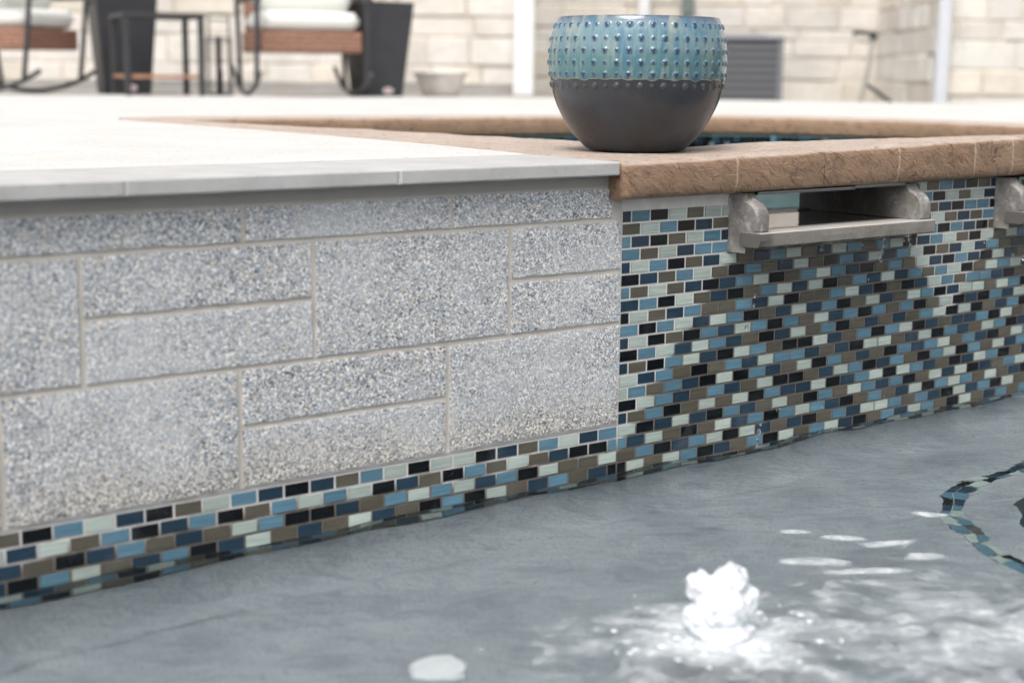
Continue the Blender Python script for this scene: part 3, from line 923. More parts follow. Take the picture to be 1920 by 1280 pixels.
# mosaic ring round the recess, under water
ring = empty('mosaic_ring', (HC.x, HC.y, PF))
tag(ring, 'wavy ring of two rows of mosaic tiles under water at right', 'tile ring')
for rr in (0.482, 0.5055):
    bm = bmesh.new(); lay = bm.loops.layers.float_color.new('Col')
    n = int(2 * pi * rr / 0.05); prev = ''
    for k in range(n):
        a0 = 2 * pi * (k + (0.5 if rr > 0.5 else 0)) / n; a1 = a0 + 2 * pi / n
        key = rcol(prev); prev = key
        gz = 0.0012 / rr
        q = [(rr - 0.0105, a0 + gz), (rr + 0.0105, a0 + gz), (rr + 0.0105, a1 - gz), (rr - 0.0105, a1 - gz)]
        lo = [bm.verts.new((r_ * cos(a), r_ * sin(a), 0.001)) for r_, a in q]
        hi = [bm.verts.new((r_ * cos(a), r_ * sin(a), 0.006)) for r_, a in q]
        fs = [bm.faces.new(hi)] + [bm.faces.new((lo[i], lo[(i + 1) % 4], hi[(i + 1) % 4], hi[i])) for i in range(4)]
        for f in fs:
            for l in f.loops: l[lay] = (*TC[key], 1)
    obj('tile_row', bm, M['tile'], ring)
# white fitting on the floor
bm = bmesh.new()
add_lathe(bm, [(0, 0.006), (0.012, 0.006), (0.013, 0.0045), (0.017, 0.0045), (0.018, 0.006), (0.030, 0.006), (0.038, 0.0052), (0.041, 0.003), (0.0415, 0.0005)], 48)
for k in range(3):
    a = k * pi / 3
    bmx = [(-0.009, -0.0012), (0.009, -0.0012), (0.009, 0.0012), (-0.009, 0.0012)]
    pts_ = [(x * cos(a) - y * sin(a), x * sin(a) + y * cos(a)) for x, y in bmx]
    add_prism(bm, pts_, 0.0062 + k * 0.0004, 0.0080 + k * 0.0004)
o = obj('floor_fitting', bm, M['disc'], None, smooth=False, loc=(-0.102, 2.116, PF + 0.001))
tag(o, 'round white plastic fitting on the pool floor at the bottom edge', 'fitting')

F = V2(0.300, 2.068)
ct, st = cos(TR), sin(TR)
def wave(x, y):
    d = V2(x - CX, y - CY); u = d.x * ct + d.y * st; n = d.x * st - d.y * ct
    r = (V2(x, y) - F).length
    A = 0.42 + 0.58 * max(exp(-max(n, 0) / 0.28), min(1, max(0, (x - 0.45) / 0.35)))
    h = A * 0.0105 * noise.noise(Vector((u * 3.6, n * 7.5, 0.3))) + (0.35 + 0.35 * A) * 0.0058 * noise.noise(Vector((u * 8 + n * 3, n * 17, 1.7)))
    h += 0.0006 * noise.noise(Vector((u * 36, n * 60, 5.1)))
    ph = 2 * pi * r / 0.085 + 2.2 * noise.noise(Vector((x * 6, y * 6, 9)))
    h += 0.0030 * exp(-r / 0.32) * sin(ph) * (1 - exp(-(r / 0.06) ** 2)) * (0.6 + 0.9 * noise.noise(Vector((x * 7, y * 7, 4))))
    h += 0.0035 * exp(-(r / 0.26) ** 2) * noise.noise(Vector((x * 26, y * 26, 2)))
    if u > 0.15 and n < 0.35:
        k = min(1, (u - 0.15) / 0.25)
        h += k * exp(-max(n, 0) / 0.10) * (0.0030 * noise.noise(Vector((u * 15, n * 22, 7))) + 0.0022 * noise.noise(Vector((u * 45, n * 60, 8))))
    return h
def axis(lo, f0, f1, hi, fine, coarse):
    a = []; x = lo
    while x < f0 - 1e-6: a.append(x); x += coarse
    x = f0
    while x < f1 - 1e-6: a.append(x); x += fine
    x = f1
    while x <= hi + 1e-6: a.append(x); x += coarse
    return a
xs = axis(-4.0, -1.0, 1.45, 3.9, 0.0105, 0.35); ys = axis(-2.5, 1.55, 3.75, 5.9, 0.0105, 0.35)
bm = bmesh.new(); g = {}
for j, y in enumerate(ys):
    for i, x in enumerate(xs):
        d = V2(x - CX, y - CY); n = d.x * st - d.y * ct
        if n < -0.06: continue
        g[i, j] = bm.verts.new((x, y, wave(x, y)))
for j in range(len(ys) - 1):
    for i in range(len(xs) - 1):
        q = [g.get(k) for k in ((i, j), (i + 1, j), (i + 1, j + 1), (i, j + 1))]
        if None not in q: bm.faces.new(q)
o = obj('pool_water', bm, M['water'], smooth=True, up=True); tag(o, 'rippled clear pool water in the foreground', 'water', kind='structure')

# foam film spreading from the bubbler, with pale sky reflections painted in
bm = bmesh.new(); lf = bm.verts.layers.float.new('mask'); g = {}
nx, ny = 190, 175
X0, X1, Y0, Y1 = -0.16, 1.02, 1.55, 2.80
sky_isl = [((0.495, 2.561), 0.030, 0.012), ((0.577, 2.533), 0.040, 0.016), ((0.638, 2.502), 0.048, 0.020), ((0.762, 2.676), 0.036, 0.018), ((0.689, 2.42), 0.036, 0.020), ((0.50, 2.40), 0.06, 0.022), ((0.58, 2.35), 0.07, 0.02)]  # pale islands painted as sky reflections on the ripples
for j in range(ny + 1):
    for i in range(nx + 1):
        x = X0 + (X1 - X0) * i / nx; y = Y0 + (Y1 - Y0) * j / ny
        r = sqrt(((x - F.x) / 1.0) ** 2 + ((y - F.y + 0.03) / 1.0) ** 2)
        m = 0.98 * exp(-(r / 0.13) ** 2)
        m = max(m, 0.50 * exp(-(r / 0.30) ** 2) if y < F.y + 0.06 else 0.42 * exp(-(r / 0.20) ** 2))
        rr = sqrt(((x - 0.66) / 0.36) ** 2 + ((y - 2.05) / 0.36) ** 2)
        m = max(m, 0.50 * exp(-rr ** 2))  # broad pale area at right, sky reflection painted into the film
        for (c, a, b) in sky_isl:
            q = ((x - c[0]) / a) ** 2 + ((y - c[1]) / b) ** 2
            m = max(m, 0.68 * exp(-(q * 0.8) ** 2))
        edge = min(i, nx - i, j, ny - j) / 8.0
        m = m * min(1, edge) - (1 - min(1, edge)) * 0.5
        if m < 0.05: m = -0.6
        v = bm.verts.new((x, y, wave(x, y) + 0.0012)); v[lf] = m
        g[i, j] = v
for j in range(ny):
    for i in range(nx):
        q = [g[k] for k in ((i, j), (i + 1, j), (i + 1, j + 1), (i, j + 1))]
        if max(v[lf] for v in q) > 0.0: bm.faces.new(q)
bmesh.ops.delete(bm, geom=[v for v in bm.verts if not v.link_faces], context='VERTS')
o = obj('foam', bm, M['film'], smooth=True, up=True); tag(o, 'white foam flecks and painted pale sky reflections on the water round the bubbler', 'foam', kind='stuff')

# bubbler: frothy mound of bubbles and splashes
rf = random.Random(11)
bm = bmesh.new()
def ball(c, r, sub=2, sq=1.0):
    mat = Matrix.Translation(c) @ Matrix.Diagonal((1, 1, sq, 1))
    bmesh.ops.create_icosphere(bm, subdivisions=sub, radius=r, matrix=mat)
def lobe(c, R, n, rmin, rmax, h=1.0):
    for _ in range(n):
        a = rf.uniform(0, 2 * pi); z = rf.uniform(-0.5, 1)
        s = sqrt(max(0, 1 - z * z)); k = rf.uniform(0.82, 1.0)
        ball(Vector((c[0] + R * s * cos(a) * k, c[1] + R * s * sin(a) * k, c[2] + R * h * z * k)), rf.uniform(rmin, rmax))
for c, R, h in (((-0.036, 0.0, 0.078), 0.023, 1.15), ((0.014, 0.004, 0.083), 0.030, 1.1), ((0.0, -0.004, 0.045), 0.047, 0.95), ((0.030, 0.0, 0.050), 0.027, 1.0), ((-0.030, -0.006, 0.030), 0.032, 0.9), ((0.049, 0.0, 0.068), 0.0085, 1.0), ((0.002, -0.008, 0.008), 0.052, 0.35)):
    c = Vector(c) * 0.88; R *= 0.88
    ball(c, R * 0.96, 3, h)
    lobe(c, R, int(60 + R * 2200), 0.002, 0.0058, h)
o = obj('bubbler_fountain', bm, M['foam'], None, smooth=True, loc=(F.x, F.y, wave(F.x, F.y)))
tag(o, 'frothy white water mound of the bubbler rising from the pool', 'fountain')
rmod = o.modifiers.new('merge', 'REMESH'); rmod.mode = 'VOXEL'; rmod.voxel_size = 0.0026; rmod.use_smooth_shade = True
sm = o.modifiers.new('soften', 'SMOOTH'); sm.factor = 0.5; sm.iterations = 4
bm = bmesh.new()
for _ in range(120):    # broken froth at the foot
    a = rf.uniform(0, 2 * pi); r = 0.045 + abs(rf.gauss(0, 0.050))
    ball(Vector((F.x + r * cos(a) * 1.2, F.y - 0.01 + r * sin(a), rf.uniform(-0.003, 0.004))), rf.uniform(0.002, 0.009) * (1 - min(0.6, r * 2)), 2, 0.35)
for _ in range(14):     # thrown drops
    a = rf.uniform(0, 2 * pi); r = rf.uniform(0.03, 0.17)
    ball(Vector((F.x + r * cos(a) * 1.2, F.y + r * sin(a), max(0.003, rf.uniform(0.0, 0.05) * (1 - r / 0.22)))), rf.uniform(0.0012, 0.003), 2)
o = obj('splash_froth', bm, M['foam'], None, smooth=True); tag(o, 'broken white froth and thrown drops at the foot of the bubbler', 'froth', kind='stuff')

# drops falling from the spillway lips
bm = bmesh.new(); rd = random.Random(4)
def drop(u, z, n, r, st=1.0):
    p = W('R', u, n, z)
    mat = Matrix.Translation(p) @ Matrix.Diagonal((1, 1, st, 1))
    bmesh.ops.create_icosphere(bm, subdivisions=2, radius=r, matrix=mat)
for (u, z, n, r, s_) in ((0.52, 0.427, 0.06, .002, 1.6), (0.52, 0.418, 0.06, .0035, 1.3), (0.60, 0.424, 0.06, .0022, 1.4), (0.655, 0.420, 0.06, .0035, 1.2), (0.648, 0.428, 0.06, .002, 2.2),
    (0.735, 0.424, 0.055, .0035, 1.8), (0.735, 0.412, 0.055, .003, 2.6), (0.73, 0.398, 0.055, .0032, 3.2), (0.726, 0.382, 0.055, .0036, 2.0), (0.824, 0.426, 0.055, .004, 3.4), (0.828, 0.408, 0.055, .0028, 2.5), (0.805, 0.420, 0.055, .002, 1.2),
    (0.34, 0.332, 0.04, .0034, 1.3), (0.337, 0.312, 0.04, .003, 1.5), (0.318, 0.268, 0.04, .0046, 1.0), (0.36, 0.06, 0.05, .003, 1.4), (0.357, 0.044, 0.05, .0042, 1.8), (0.352, 0.022, 0.05, .004, 2.2),
    (1.10, 0.40, 0.06, .002, 1.2), (1.22, 0.36, 0.06, .003, 2.0), (1.29, 0.41, 0.06, .004, 2.6), (1.285, 0.39, 0.06, .0035, 2.2), (1.28, 0.372, 0.06, .0045, 1.8), (1.265, 0.352, 0.06, .0055, 1.2), (1.27, 0.42, 0.06, .0035, 2.6), (1.12, 0.325, 0.05, .003, 1.0), (1.17, 0.30, 0.05, .002, 1.0)):
    drop(u, z, n, r, s_)
for _ in range(34):
    u = rd.uniform(0.34, 0.86) if rd.random() < 0.6 else rd.uniform(1.26, 1.5)
    drop(u, rd.uniform(0.0, 0.43), rd.uniform(0.03, 0.075), rd.uniform(0.0008, 0.0018), rd.uniform(1, 1.8))
o = obj('water_drops', bm, M['drop'], smooth=True); tag(o, 'glinting water drops falling from the spillway lips', 'drops', kind='stuff')

# ------------------------------------------------------------------ studded pot
PC = Vector((0.2610, 3.312, ZC + 0.001))
prof = [(0.0, 0.0), (0.088, 0.0), (0.099, 0.003), (0.1085, 0.009), (0.128, 0.030), (0.147, 0.055), (0.163, 0.085), (0.1735, 0.112), (0.1802, 0.140), (0.1838, 0.168), (0.1845, 0.192), (0.1825, 0.218), (0.1775, 0.243), (0.170, 0.264), (0.1672, 0.2715), (0.1648, 0.2735), (0.161, 0.2725), (0.158, 0.268), (0.165, 0.245), (0.172, 0.19), (0.165, 0.12), (0.14, 0.06), (0.0, 0.05)]
def smooth_prof(p, k=7):
    out = []
    for i in range(len(p) - 1):
        p0, p1, p2, p3 = p[max(0, i - 1)], p[i], p[i + 1], p[min(len(p) - 1, i + 2)]
        for q in range(k):
            t = q / k
            f = lambda a, b, c, d: 0.5 * (2 * b + (c - a) * t + (2 * a - 5 * b + 4 * c - d) * t * t + (3 * b - a - 3 * c + d) * t ** 3)
            out.append((max(0.0, f(*(v[0] for v in (p0, p1, p2, p3)))), f(*(v[1] for v in (p0, p1, p2, p3)))))
    out.append(p[-1]); return out
base_i = prof.index((0.163, 0.085)); top_i = prof.index((0.170, 0.264))
pf = [(0.0, 0.0)] + smooth_prof(prof[1:base_i + 1], 4)[:-1]
# dense sampling in the studded zone
zone = smooth_prof(prof[base_i - 1:top_i + 2], 13)
zone = [q for q in zone if 0.085 <= q[1] <= 0.264]
pf += zone + smooth_prof(prof[top_i + 1:len(prof)], 3)
rows_z = [0.2555, 0.2285, 0.2045, 0.1805, 0.1575, 0.1350]
SEG = 576; NS = 48
bm = bmesh.new()
l1 = bm.verts.layers.float.new('stud'); l2 = bm.verts.layers.float.new('studlow'); l3 = bm.verts.layers.float.new('glaze')
rings = []
nouter = len(pf)
for idx, (r, z) in enumerate(pf):
    if r < 1e-6:
        v = bm.verts.new((0, 0, z)); v[l3] = 0; rings.append([v]); continue
    ring_ = []
    outer_side = not (idx > nouter - 22 and r < 0.1725 and z < 0.2700)
    for k in range(SEG):
        a = 2 * pi * k / SEG
        sd = 0.0; lw = 0.0
        if 0.115 < z < 0.266 and outer_side:
            for ri, rz in enumerate(rows_z):
                dz = z - rz
                if abs(dz) > 0.0125: continue
                c = a / (2 * pi) * NS; ci = round(c); da = (c - ci) * 2 * pi / NS * r
                big = (int(ci) + ri) % 2 == 0
                R = 0.0065 if big else 0.0044
                q = sqrt(da * da + dz * dz) / R
                if q < 1: sd = max(sd, sqrt(1 - q * q) * (1.0 if big else 0.7))
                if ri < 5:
                    # pooled glaze plus painted shading darkens each stud's lower half to a point
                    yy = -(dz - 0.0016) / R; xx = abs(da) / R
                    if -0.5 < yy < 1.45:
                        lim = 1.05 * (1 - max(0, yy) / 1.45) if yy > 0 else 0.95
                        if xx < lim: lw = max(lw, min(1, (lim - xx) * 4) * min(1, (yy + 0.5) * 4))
        edge = 0.1485 + 0.0022 * noise.noise(Vector((cos(a) * 9, sin(a) * 9, 1))) - 0.0028 * max(0.0, cos(a * 24 + 0.0)) 
        gl = min(1, max(0, (z - edge) / 0.0036 + 0.5)) if outer_side else 0.2
        rr = r + sd * 0.0034 + (0.0007 * gl if outer_side else 0)
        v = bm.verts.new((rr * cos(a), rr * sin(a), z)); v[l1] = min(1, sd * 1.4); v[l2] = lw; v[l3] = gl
        ring_.append(v)
    rings.append(ring_)
for i in range(len(rings) - 1):
    A, B = rings[i], rings[i + 1]
    for k in range(SEG):
        k2 = (k + 1) % SEG
        if len(A) == 1: bm.faces.new((A[0], B[k2], B[k]))
        elif len(B) == 1: bm.faces.new((A[k], A[k2], B[0]))
        else: bm.faces.new((A[k], A[k2], B[k2], B[k]))
pot = empty('planter_pot', PC, 0.35); pot.scale = (1.022, 1.022, 1.022)
tag(pot, 'round blue glazed pot with rows of raised studs standing on the brown coping', 'pot')
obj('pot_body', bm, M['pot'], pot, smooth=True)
bm = bmesh.new(); add_lathe(bm, [(0, 0.2385), (0.05, 0.240), (0.10, 0.237), (0.1655, 0.235)], 40)
for v in bm.verts: v.co.z += 0.004 * noise.noise(v.co * 60)
obj('soil', bm, M['soil'], pot)

# ------------------------------------------------------------------ stone house behind
house = empty('stone_house', (0, 12.0, 0.42))
tag(house, 'pale limestone house wall across the back behind the patio furniture', 'house')
rh = random.Random(21)
def ashlar(name, length, z0, z1, loc, rz, mat=M['lime']):
    bm = bmesh.new(); lay = bm.loops.layers.float_color.new('Col')
    fs = add_box(bm, (0, 0, z0), (length, 0.3, z1))
    for f in fs:
        for l in f.loops: l[lay] = (0.62, 0.56, 0.48, 1)
    z = z0
    while z < z1 - 0.02:
        h = rh.choice((0.10, 0.15, 0.20, 0.20, 0.22)); h = min(h, z1 - z)
        x = -rh.uniform(0, 0.4)
        while x < length:
            w = rh.uniform(0.25, 0.62)
            a, b = max(0, x) + 0.005, min(length, x + w) - 0.005
            if b - a > 0.03 and h > 0.04:
                p = -rh.uniform(0.004, 0.022)
                ff = []
                lo = [bm.verts.new((xx, 0.001, zz)) for xx, zz in ((a, z + 0.005), (b, z + 0.005), (b, z + h - 0.005), (a, z + h - 0.005))]
                e = 0.010
                hi = [bm.verts.new((xx, p + rh.uniform(-0.004, 0.004), zz)) for xx, zz in ((a + e, z + 0.005 + e), (b - e, z + 0.005 + e), (b - e, z + h - 0.005 - e), (a + e, z + h - 0.005 - e))]
                ff.append(bm.faces.new(hi))
                for i in range(4): ff.append(bm.faces.new((lo[i], lo[(i + 1) % 4], hi[(i + 1) % 4], hi[i])))
                k = rh.uniform(0.86, 1.02); tone = rh.choice(((0.77, 0.73, 0.67), (0.79, 0.765, 0.715), (0.76, 0.705, 0.62), (0.78, 0.745, 0.70)))
                for f in ff:
                    for l in f.loops: l[lay] = (tone[0] * k, tone[1] * k, tone[2] * k, 1)
            x += w
        z += h
    return obj(name, bm, mat, house, loc=loc, rz=rz)
ashlar('wall', 9.0, 0.26, 3.2, (-9.0, 0.0, 0), 0)
ashlar('wall', 3.5, 0.12, 3.2, (0.02, 2.0, 0), 0)
ashlar('wall', 1.95, 0.12, 3.2, (3.26, 1.99, 0), -pi / 2)
ashlar('wall', 7.0, 0.12, 3.2, (3.27, 0.0, 0), 0)
bm = bmesh.new()
add_box(bm, (-9.0, -0.03, 0.18), (-0.02, 0.25, 0.258), 0.006)
add_box(bm, (0.02, 1.97, -0.02), (3.24, 2.2, 0.118), 0.006)
add_box(bm, (3.30, -0.03, -0.02), (10.4, 0.25, 0.118), 0.006)
obj('plinth', bm, M['plinth'], house)
bm = bmesh.new()
add_box(bm, (-0.075, -0.075, 0.195), (0.075, 0.075, 3.2), 0.006)
obj('column', bm, M['white'], house, loc=(0.065, -0.20, 0))
bm = bmesh.new()
add_box(bm, (-0.05, -0.045, 0.0), (0.05, 0.045, 3.2), 0.012)
obj('downspout', bm, M['white'], house, loc=(1.145, 1.92, 0))
bm = bmesh.new()
add_box(bm, (-0.048, -0.045, 0.0), (0.048, 0.045, 3.2), 0.012)
obj('downspout', bm, M['greywhite'], house, loc=(3.27, -0.085, 0))
bm = bmesh.new()
add_box(bm, (-0.055, -0.07, -0.08), (0.055, 0.0, 0.08), 0.01)
add_box(bm, (-0.02, -0.05, 0.08), (0.02, -0.01, 0.9), 0.004)
obj('utility_box', bm, M['boxgrey'], house, loc=(1.535, 1.965, 0.965))

# condenser unit
cond = empty('air_conditioner', (1.86, 13.25, 0.42))
tag(cond, 'grey air conditioner condenser half hidden behind the pot', 'air conditioner')
bm = bmesh.new(); add_box(bm, (-0.42, -0.42, 0), (0.42, 0.42, 0.06), 0.01); obj('pad', bm, M['plinth'], cond)
bm = bmesh.new(); add_box(bm, (-0.355, -0.355, 0.061), (0.355, 0.355, 0.64), 0.03, 3); obj('cabinet', bm, M['grille'], cond)
for sx in (-1, 1):
    for sy in (-1, 1):
        bm = bmesh.new(); add_box(bm, (sx * 0.345 - 0.022, sy * 0.345 - 0.022, 0.0605), (sx * 0.345 + 0.022, sy * 0.345 + 0.022, 0.6405), 0.01); obj('corner_post', bm, M['cond'], cond)
bm = bmesh.new(); add_box(bm, (-0.375, -0.375, 0.641), (0.375, 0.375, 0.685), 0.02, 3)
add_lathe(bm, [(0.30, 0.685), (0.28, 0.705), (0.10, 0.713), (0.0, 0.714)], 32)
obj('fan_cover', bm, M['cond'], cond)

# leaning stand by the right wall
stand = empty('utility_stand', (2.645, 11.9, 0.42))
tag(stand, 'thin pale leaning stand with a dark head beside the right downspout', 'stand')
bm = bmesh.new(); add_tube(bm, [(-0.02, 0, 0.0), (0.03, 0, 0.25), (0.075, 0, 0.50), (0.082, 0, 0.645)], [0.020, 0.019, 0.017, 0.016], 10); obj('pole', bm, M['polegrey'], stand)
bm = bmesh.new(); add_tube(bm, [(0.085, 0, 0.64), (0.088, 0, 0.67), (0.088, 0, 0.70)], [0.024, 0.034, 0.024], 12); add_tube(bm, [(0.088, 0, 0.685), (-0.045, 0, 0.692)], [0.013, 0.016], 10); add_box(bm, (-0.065, -0.016, 0.672), (-0.04, 0.016, 0.708), 0.004); obj('head', bm, M['frame'], stand)
bm = bmesh.new(); add_tube(bm, [(0.035, 0, 0.315), (0.25, 0.0, 0.17), (0.34, 0, 0.10), (0.44, 0, 0.01)], [0.014, 0.015, 0.017, 0.015], 10); obj('leg', bm, M['frame'], stand)

# ------------------------------------------------------------------ patio furniture
def cushion_bm(sx, sy, sz, puff=0.25, sag=0.0, seed=0):
    """a soft box: rounded, bulging, with a flat seam round the edge"""
    bm = bmesh.new(); N = 16
    def sgn(a): return 1 if a >= 0 else -1
    grid = {}
    for s in (-1, 1):
        for j in range(N + 1):
            for i in range(N + 1):
                x = -1 + 2 * i / N; y = -1 + 2 * j / N
                e = max(abs(x), abs(y))
                k = (1 - abs(x) ** 5) * (1 - abs(y) ** 5)
                z = s * (sz / 2) * (max(0, k) ** puff) * (1 + 0.10 * noise.noise(Vector((x * 1.5 + seed, y * 1.5, s))))
                px = sx / 2 * x * (1 - 0.02 * y * y); py = sy / 2 * y * (1 - 0.02 * x * x)
                if e > 0.999 and s == 1: continue
                grid[s, i, j] = bm.verts.new((px, py, z - sag * (1 - x * x) * (1 - y * y)))
    for s in (-1, 1):
        for j in range(N):
            for i in range(N):
                q = []
                for a, b in ((i, j), (i + 1, j), (i + 1, j + 1), (i, j + 1)):
                    q.append(grid.get((s, a, b)) or grid[-1, a, b])
                if len(set(q)) >= 3: bm.faces.new(list(dict.fromkeys(q)) if len(set(q)) < 4 else q)
    return bm

def rocking_chair(label, loc, rz, plabel, tilt=0.0):
    t = empty('rocking_chair', loc, rz); tag(t, label, 'rocking chair', 'rocking chairs on the patio')
    w, d = 0.34, 0.31            # half width, half depth; the front faces -y
    bm = bmesh.new()
    add_box(bm, (-w + 0.015, -d, 0.275), (w - 0.015, d, 0.405), 0.012); obj('wicker_seat', bm, M['wicker'], t)
    bm = bmesh.new(); add_box(bm, (-w + 0.04, d - 0.005, 0.40), (w - 0.04, d + 0.05, 0.98), 0.015)
    for v in bm.verts: v.co.y += (v.co.z - 0.40) * 0.28
    obj('wicker_back', bm, M['wicker'], t)
    for s in (-1, 1):
        x = s * (w + 0.01)
        bm = bmesh.new()
        arc = []
        for k in range(25):
            a = -0.56 + 1.20 * k / 24
            arc.append((x, 0.85 * sin(a) + 0.04, 0.85 * (1 - cos(a)) + 0.016))
        add_tube(bm, arc, 0.0155, 8); obj('rocker', bm, M['frame'], t)
        bm = bmesh.new(); add_tube(bm, [(x, -0.30, 0.085), (x, -0.335, 0.35), (x, -0.36, 0.60)], 0.0155, 8); obj('front_leg', bm, M['frame'], t)
        bm = bmesh.new(); add_tube(bm, [(x, 0.27, 0.065), (x, 0.31, 0.40), (x, 0.47, 0.98)], 0.0155, 8); obj('back_leg', bm, M['frame'], t)
        bm = bmesh.new(); add_tube(bm, [(x, -0.40, 0.585), (x, -0.34, 0.615), (x, 0.10, 0.61), (x, 0.36, 0.60)], [0.020, 0.022, 0.022, 0.018], 8); obj('armrest', bm, M['frame'], t)
    bm = cushion_bm(0.65, 0.61, 0.125, 0.10, 0.0, loc[0])
    o = obj('seat_cushion', bm, M['cushion'], t, smooth=True, loc=(0, -0.01, 0.468))
    p = cushion_bm(0.60, 0.46, 0.20, 0.32, 0.0, loc[0] + 5)
    M4 = Matrix.Translation(loc) @ Matrix.Rotation(rz, 4, 'Z') @ Matrix.Translation((0.0, 0.05, 0.618)) @ Matrix.Rotation(tilt, 4, 'X')
    po = obj('pillow', p, M['cushion'], None, smooth=True); po.matrix_world = M4
    tag(po, plabel, 'pillow', 'cream pillows on the rocking chairs')
    return t
ZP = 0.6135
rocking_chair('rocking chair at the left edge turned three quarters, with wicker seat and cream cushions', (-3.21, 9.86, ZC + 0.001), 1.35, 'cream pillow on the rocking chair at the left edge', 0.12)
rocking_chair('rocking chair facing the camera between the lanterns and a dark planter', (-1.375, 10.02, ZC + 0.001), 0.35, 'cream pillow on the rocking chair that faces the camera', 0.10)

def planter(label, loc, rz, H, wt, wb, badge_side):
    t = empty('tall_planter', loc, rz); tag(t, label, 'planter', 'tall dark tapered planters')
    bm = bmesh.new()
    a, b = wb / 2, wt / 2
    lo = [bm.verts.new(p) for p in ((-a, -a, 0), (a, -a, 0), (a, a, 0), (-a, a, 0))]
    hi = [bm.verts.new(p) for p in ((-b, -b, H), (b, -b, H), (b, b, H), (-b, b, H))]
    c = b - 0.022
    hi2 = [bm.verts.new(p) for p in ((-c, -c, H), (c, -c, H), (c, c, H), (-c, c, H))]
    lo2 = [bm.verts.new((p[0] * 0.97, p[1] * 0.97, H - 0.09)) for p in ((-c, -c), (c, -c), (c, c), (-c, c))]
    bm.faces.new(lo[::-1])
    for i in range(4):
        k = (i + 1) % 4
        bm.faces.new((lo[i], lo[k], hi[k], hi[i])); bm.faces.new((hi[i], hi[k], hi2[k], hi2[i])); bm.faces.new((hi2[i], hi2[k], lo2[k], lo2[i]))
    es = [e for e in bm.edges if abs(e.verts[0].co.z - e.verts[1].co.z) > H * 0.9]
    bmesh.ops.bevel(bm, geom=es, offset=0.008, segments=3, profile=0.5, affect='EDGES')
    obj('planter_shell', bm, M['planter'], t)
    bm = bmesh.new(); add_box(bm, (-c * 0.965, -c * 0.965, H - 0.10), (c * 0.965, c * 0.965, H - 0.055), 0.004); obj('soil', bm, M['soil'], t)
    bm = bmesh.new(); y = -(a + (b - a) * 0.045 / H) - 0.002
    pts = [(0.038 * cos(k * pi / 12), 0.021 * sin(k * pi / 12)) for k in range(24)]
    add_prism(bm, pts, 0.0, 0.003)
    bmesh.ops.rotate(bm, verts=bm.verts, cent=(0, 0, 0), matrix=Matrix.Rotation(pi / 2, 3, 'X'))
    bmesh.ops.translate(bm, verts=bm.verts, vec=(badge_side, y, 0.042)); bd = obj('badge', bm, M['badge'], t)
    bm = bmesh.new(); add_box(bm, (badge_side - 0.018, y - 0.0045, 0.036), (badge_side + 0.018, y - 0.0032, 0.050)); obj('badge_mark', bm, M['badgemark'], bd)
    return t, H, c
planter('tall dark planter standing behind the black side table', (-2.66, 10.55, ZP), 0.42, 0.98, 0.46, 0.31, 0.02)
t, H, c = planter('tall dark planter with dry twigs standing right of the front facing rocking chair', (-0.93, 10.45, ZP), 0.50, 0.62, 0.385, 0.265, 0.02)
bm = bmesh.new(); rr_ = random.Random(8)
for _ in range(9):
    x, y = rr_.uniform(-0.1, 0.1), rr_.uniform(-0.1, 0.1); lx, ly = rr_.uniform(-0.1, 0.1), rr_.uniform(-0.1, 0.1)
    add_tube(bm, [(x, y, H - 0.06), (x + lx * 0.5, y + ly * 0.5, H + 0.04), (x + lx, y + ly, H + rr_.uniform(0.05, 0.16))], [0.003, 0.0025, 0.001], 5)
obj('twigs', bm, M['twig'], t)

# side table
table = empty('side_table', (-2.27, 9.86, ZC + 0.001), radians(24))
tag(table, 'square black metal side table with a brown slatted lower shelf', 'side table')
h = 0.23
for sx in (-1, 1):
    for sy in (-1, 1):
        bm = bmesh.new(); add_box(bm, (sx * h - 0.017, sy * h - 0.017, 0), (sx * h + 0.017, sy * h + 0.017, 0.474), 0.003); obj('leg', bm, M['frame'], table)
bm = bmesh.new(); add_box(bm, (-h - 0.022, -h - 0.022, 0.475), (h + 0.022, h + 0.022, 0.502), 0.004); obj('table_top', bm, M['frame'], table)
bm = bmesh.new()
for k in range(6):
    y = -h + 0.02 + k * 0.082; add_box(bm, (-h - 0.012, y - 0.014, 0.105), (h + 0.012, y + 0.052, 0.128), 0.003)
obj('shelf', bm, M['wood'], table)

def lantern(label, loc, rz, w, H, r, candle):
    t = empty('wire_lantern', loc, rz); tag(t, label, 'lantern', 'wire lanterns beside the side table')
    bm = bmesh.new(); q = w / 2
    for sx in (-1, 1):
        for sy in (-1, 1): add_tube(bm, [(sx * q, sy * q, 0.001), (sx * q, sy * q, H)], r, 6, square=True)
    for z in (r, H * 0.93, H):
        for a, b in (((-q, -q), (q, -q)), ((q, -q), (q, q)), ((q, q), (-q, q)), ((-q, q), (-q, -q))):
            add_tube(bm, [(a[0], a[1], z), (b[0], b[1], z)], r * 0.98, 6, square=True)
    obj('wire_frame', bm, M['frame'], t)
    bm = bmesh.new(); add_box(bm, (-q * 0.9, -q * 0.9, 0.002), (q * 0.9, q * 0.9, 0.012), 0.002); obj('base_plate', bm, M['frame'], t)
    bm = bmesh.new(); add_lathe(bm, [(0, 0.013), (candle[0], 0.013), (candle[0], candle[1]), (candle[0] * 0.5, candle[1] + 0.005), (0, candle[1] + 0.005)], 20); add_tube(bm, [(0, 0, candle[1]), (0, 0, candle[1] + 0.02)], 0.002, 6); obj('candle', bm, M['dark'], t)
lantern('taller black wire lantern close behind the side table', (-1.96, 10.30, ZC + 0.001 if False else ZC + 0.001), 0.1, 0.13, 0.52, 0.003, (0.022, 0.16))
lantern('shorter black wire lantern with a dark candle right of the side table', (-1.91, 10.02, ZC + 0.001), 0.30, 0.145, 0.365, 0.0032, (0.018, 0.37))

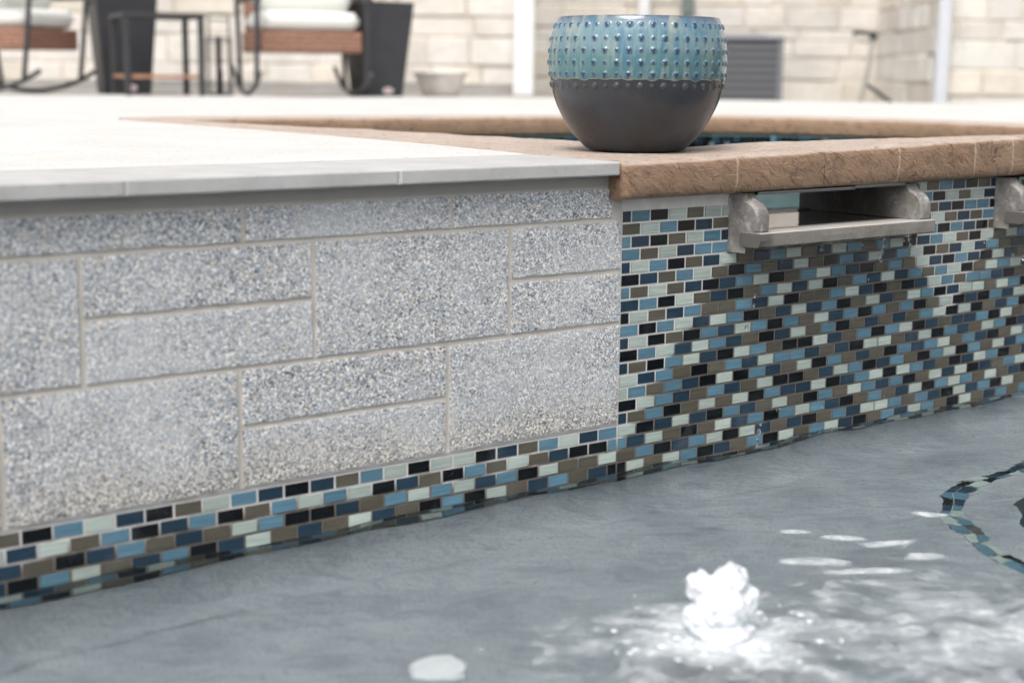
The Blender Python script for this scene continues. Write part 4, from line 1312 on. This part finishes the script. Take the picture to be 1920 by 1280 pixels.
# whitewashed bowl
bm = bmesh.new()
add_lathe(bm, [(0, 0), (0.115, 0), (0.125, 0.008), (0.150, 0.06), (0.180, 0.13), (0.190, 0.150), (0.200, 0.155), (0.202, 0.172), (0.196, 0.178), (0.178, 0.176), (0.165, 0.12), (0.12, 0.05), (0, 0.04)], 48)
o = obj('bowl_planter', bm, M['bowl'], None, smooth=True, loc=(-0.53, 11.05, ZP)); tag(o, 'low whitewashed bowl planter on the patio by the stone wall', 'bowl planter')

# ------------------------------------------------------------------ light, sky, camera
SUN_EL, SUN_AZ = radians(58), radians(200)   # azimuth measured from +Y towards +X
w = bpy.data.worlds.new('World'); SC.world = w; w.use_nodes = True
nt = w.node_tree; bg = nt.nodes['Background']
sky = nt.nodes.new('ShaderNodeTexSky'); sky.sky_type = 'NISHITA'; sky.sun_disc = False
sky.sun_elevation = SUN_EL; sky.sun_rotation = SUN_AZ; sky.air_density = 1.0; sky.dust_density = 6.0; sky.ozone_density = 1.0
hs = nt.nodes.new('ShaderNodeHueSaturation'); hs.inputs['Saturation'].default_value = 0.28
nt.links.new(sky.outputs[0], hs.inputs['Color']); nt.links.new(hs.outputs[0], bg.inputs['Color'])
bg.inputs['Strength'].default_value = 0.15
sl = bpy.data.lights.new('sun', 'SUN'); sl.energy = 1.4; sl.angle = radians(25); sl.color = (1.0, 0.97, 0.93)
so = bpy.data.objects.new('sun', sl); COL.objects.link(so)
dirv = Vector((sin(SUN_AZ) * cos(SUN_EL), cos(SUN_AZ) * cos(SUN_EL), sin(SUN_EL)))
so.rotation_euler = dirv.to_track_quat('Z', 'Y').to_euler()

cam = bpy.data.cameras.new('camera'); co = bpy.data.objects.new('camera', cam); COL.objects.link(co)
cam.sensor_width = 36; cam.sensor_fit = 'HORIZONTAL'; cam.lens = 36 * 2866 / 1920
cam.clip_end = 300; cam.clip_start = 0.02
pit = math.atan((640 - 137.4) / 2866)
co.matrix_world = Matrix.Translation((0, 0, CAMZ)) @ Matrix.Rotation(pi / 2 - pit, 4, 'X') @ Matrix.Rotation(0.0105, 4, 'Z')
cam.dof.use_dof = True; cam.dof.focus_distance = 3.18; cam.dof.aperture_fstop = 2.5
SC.camera = co

SC.view_settings.view_transform = 'Standard'; SC.view_settings.look = 'None'
SC.view_settings.exposure = 0.35; SC.view_settings.gamma = 1.0
cy = SC.cycles
cy.use_denoising = True
cy.max_bounces = 10; cy.transmission_bounces = 8; cy.transparent_max_bounces = 8; cy.glossy_bounces = 5
cy.caustics_refractive = True; cy.caustics_reflective = False
cy.sample_clamp_indirect = 8.0
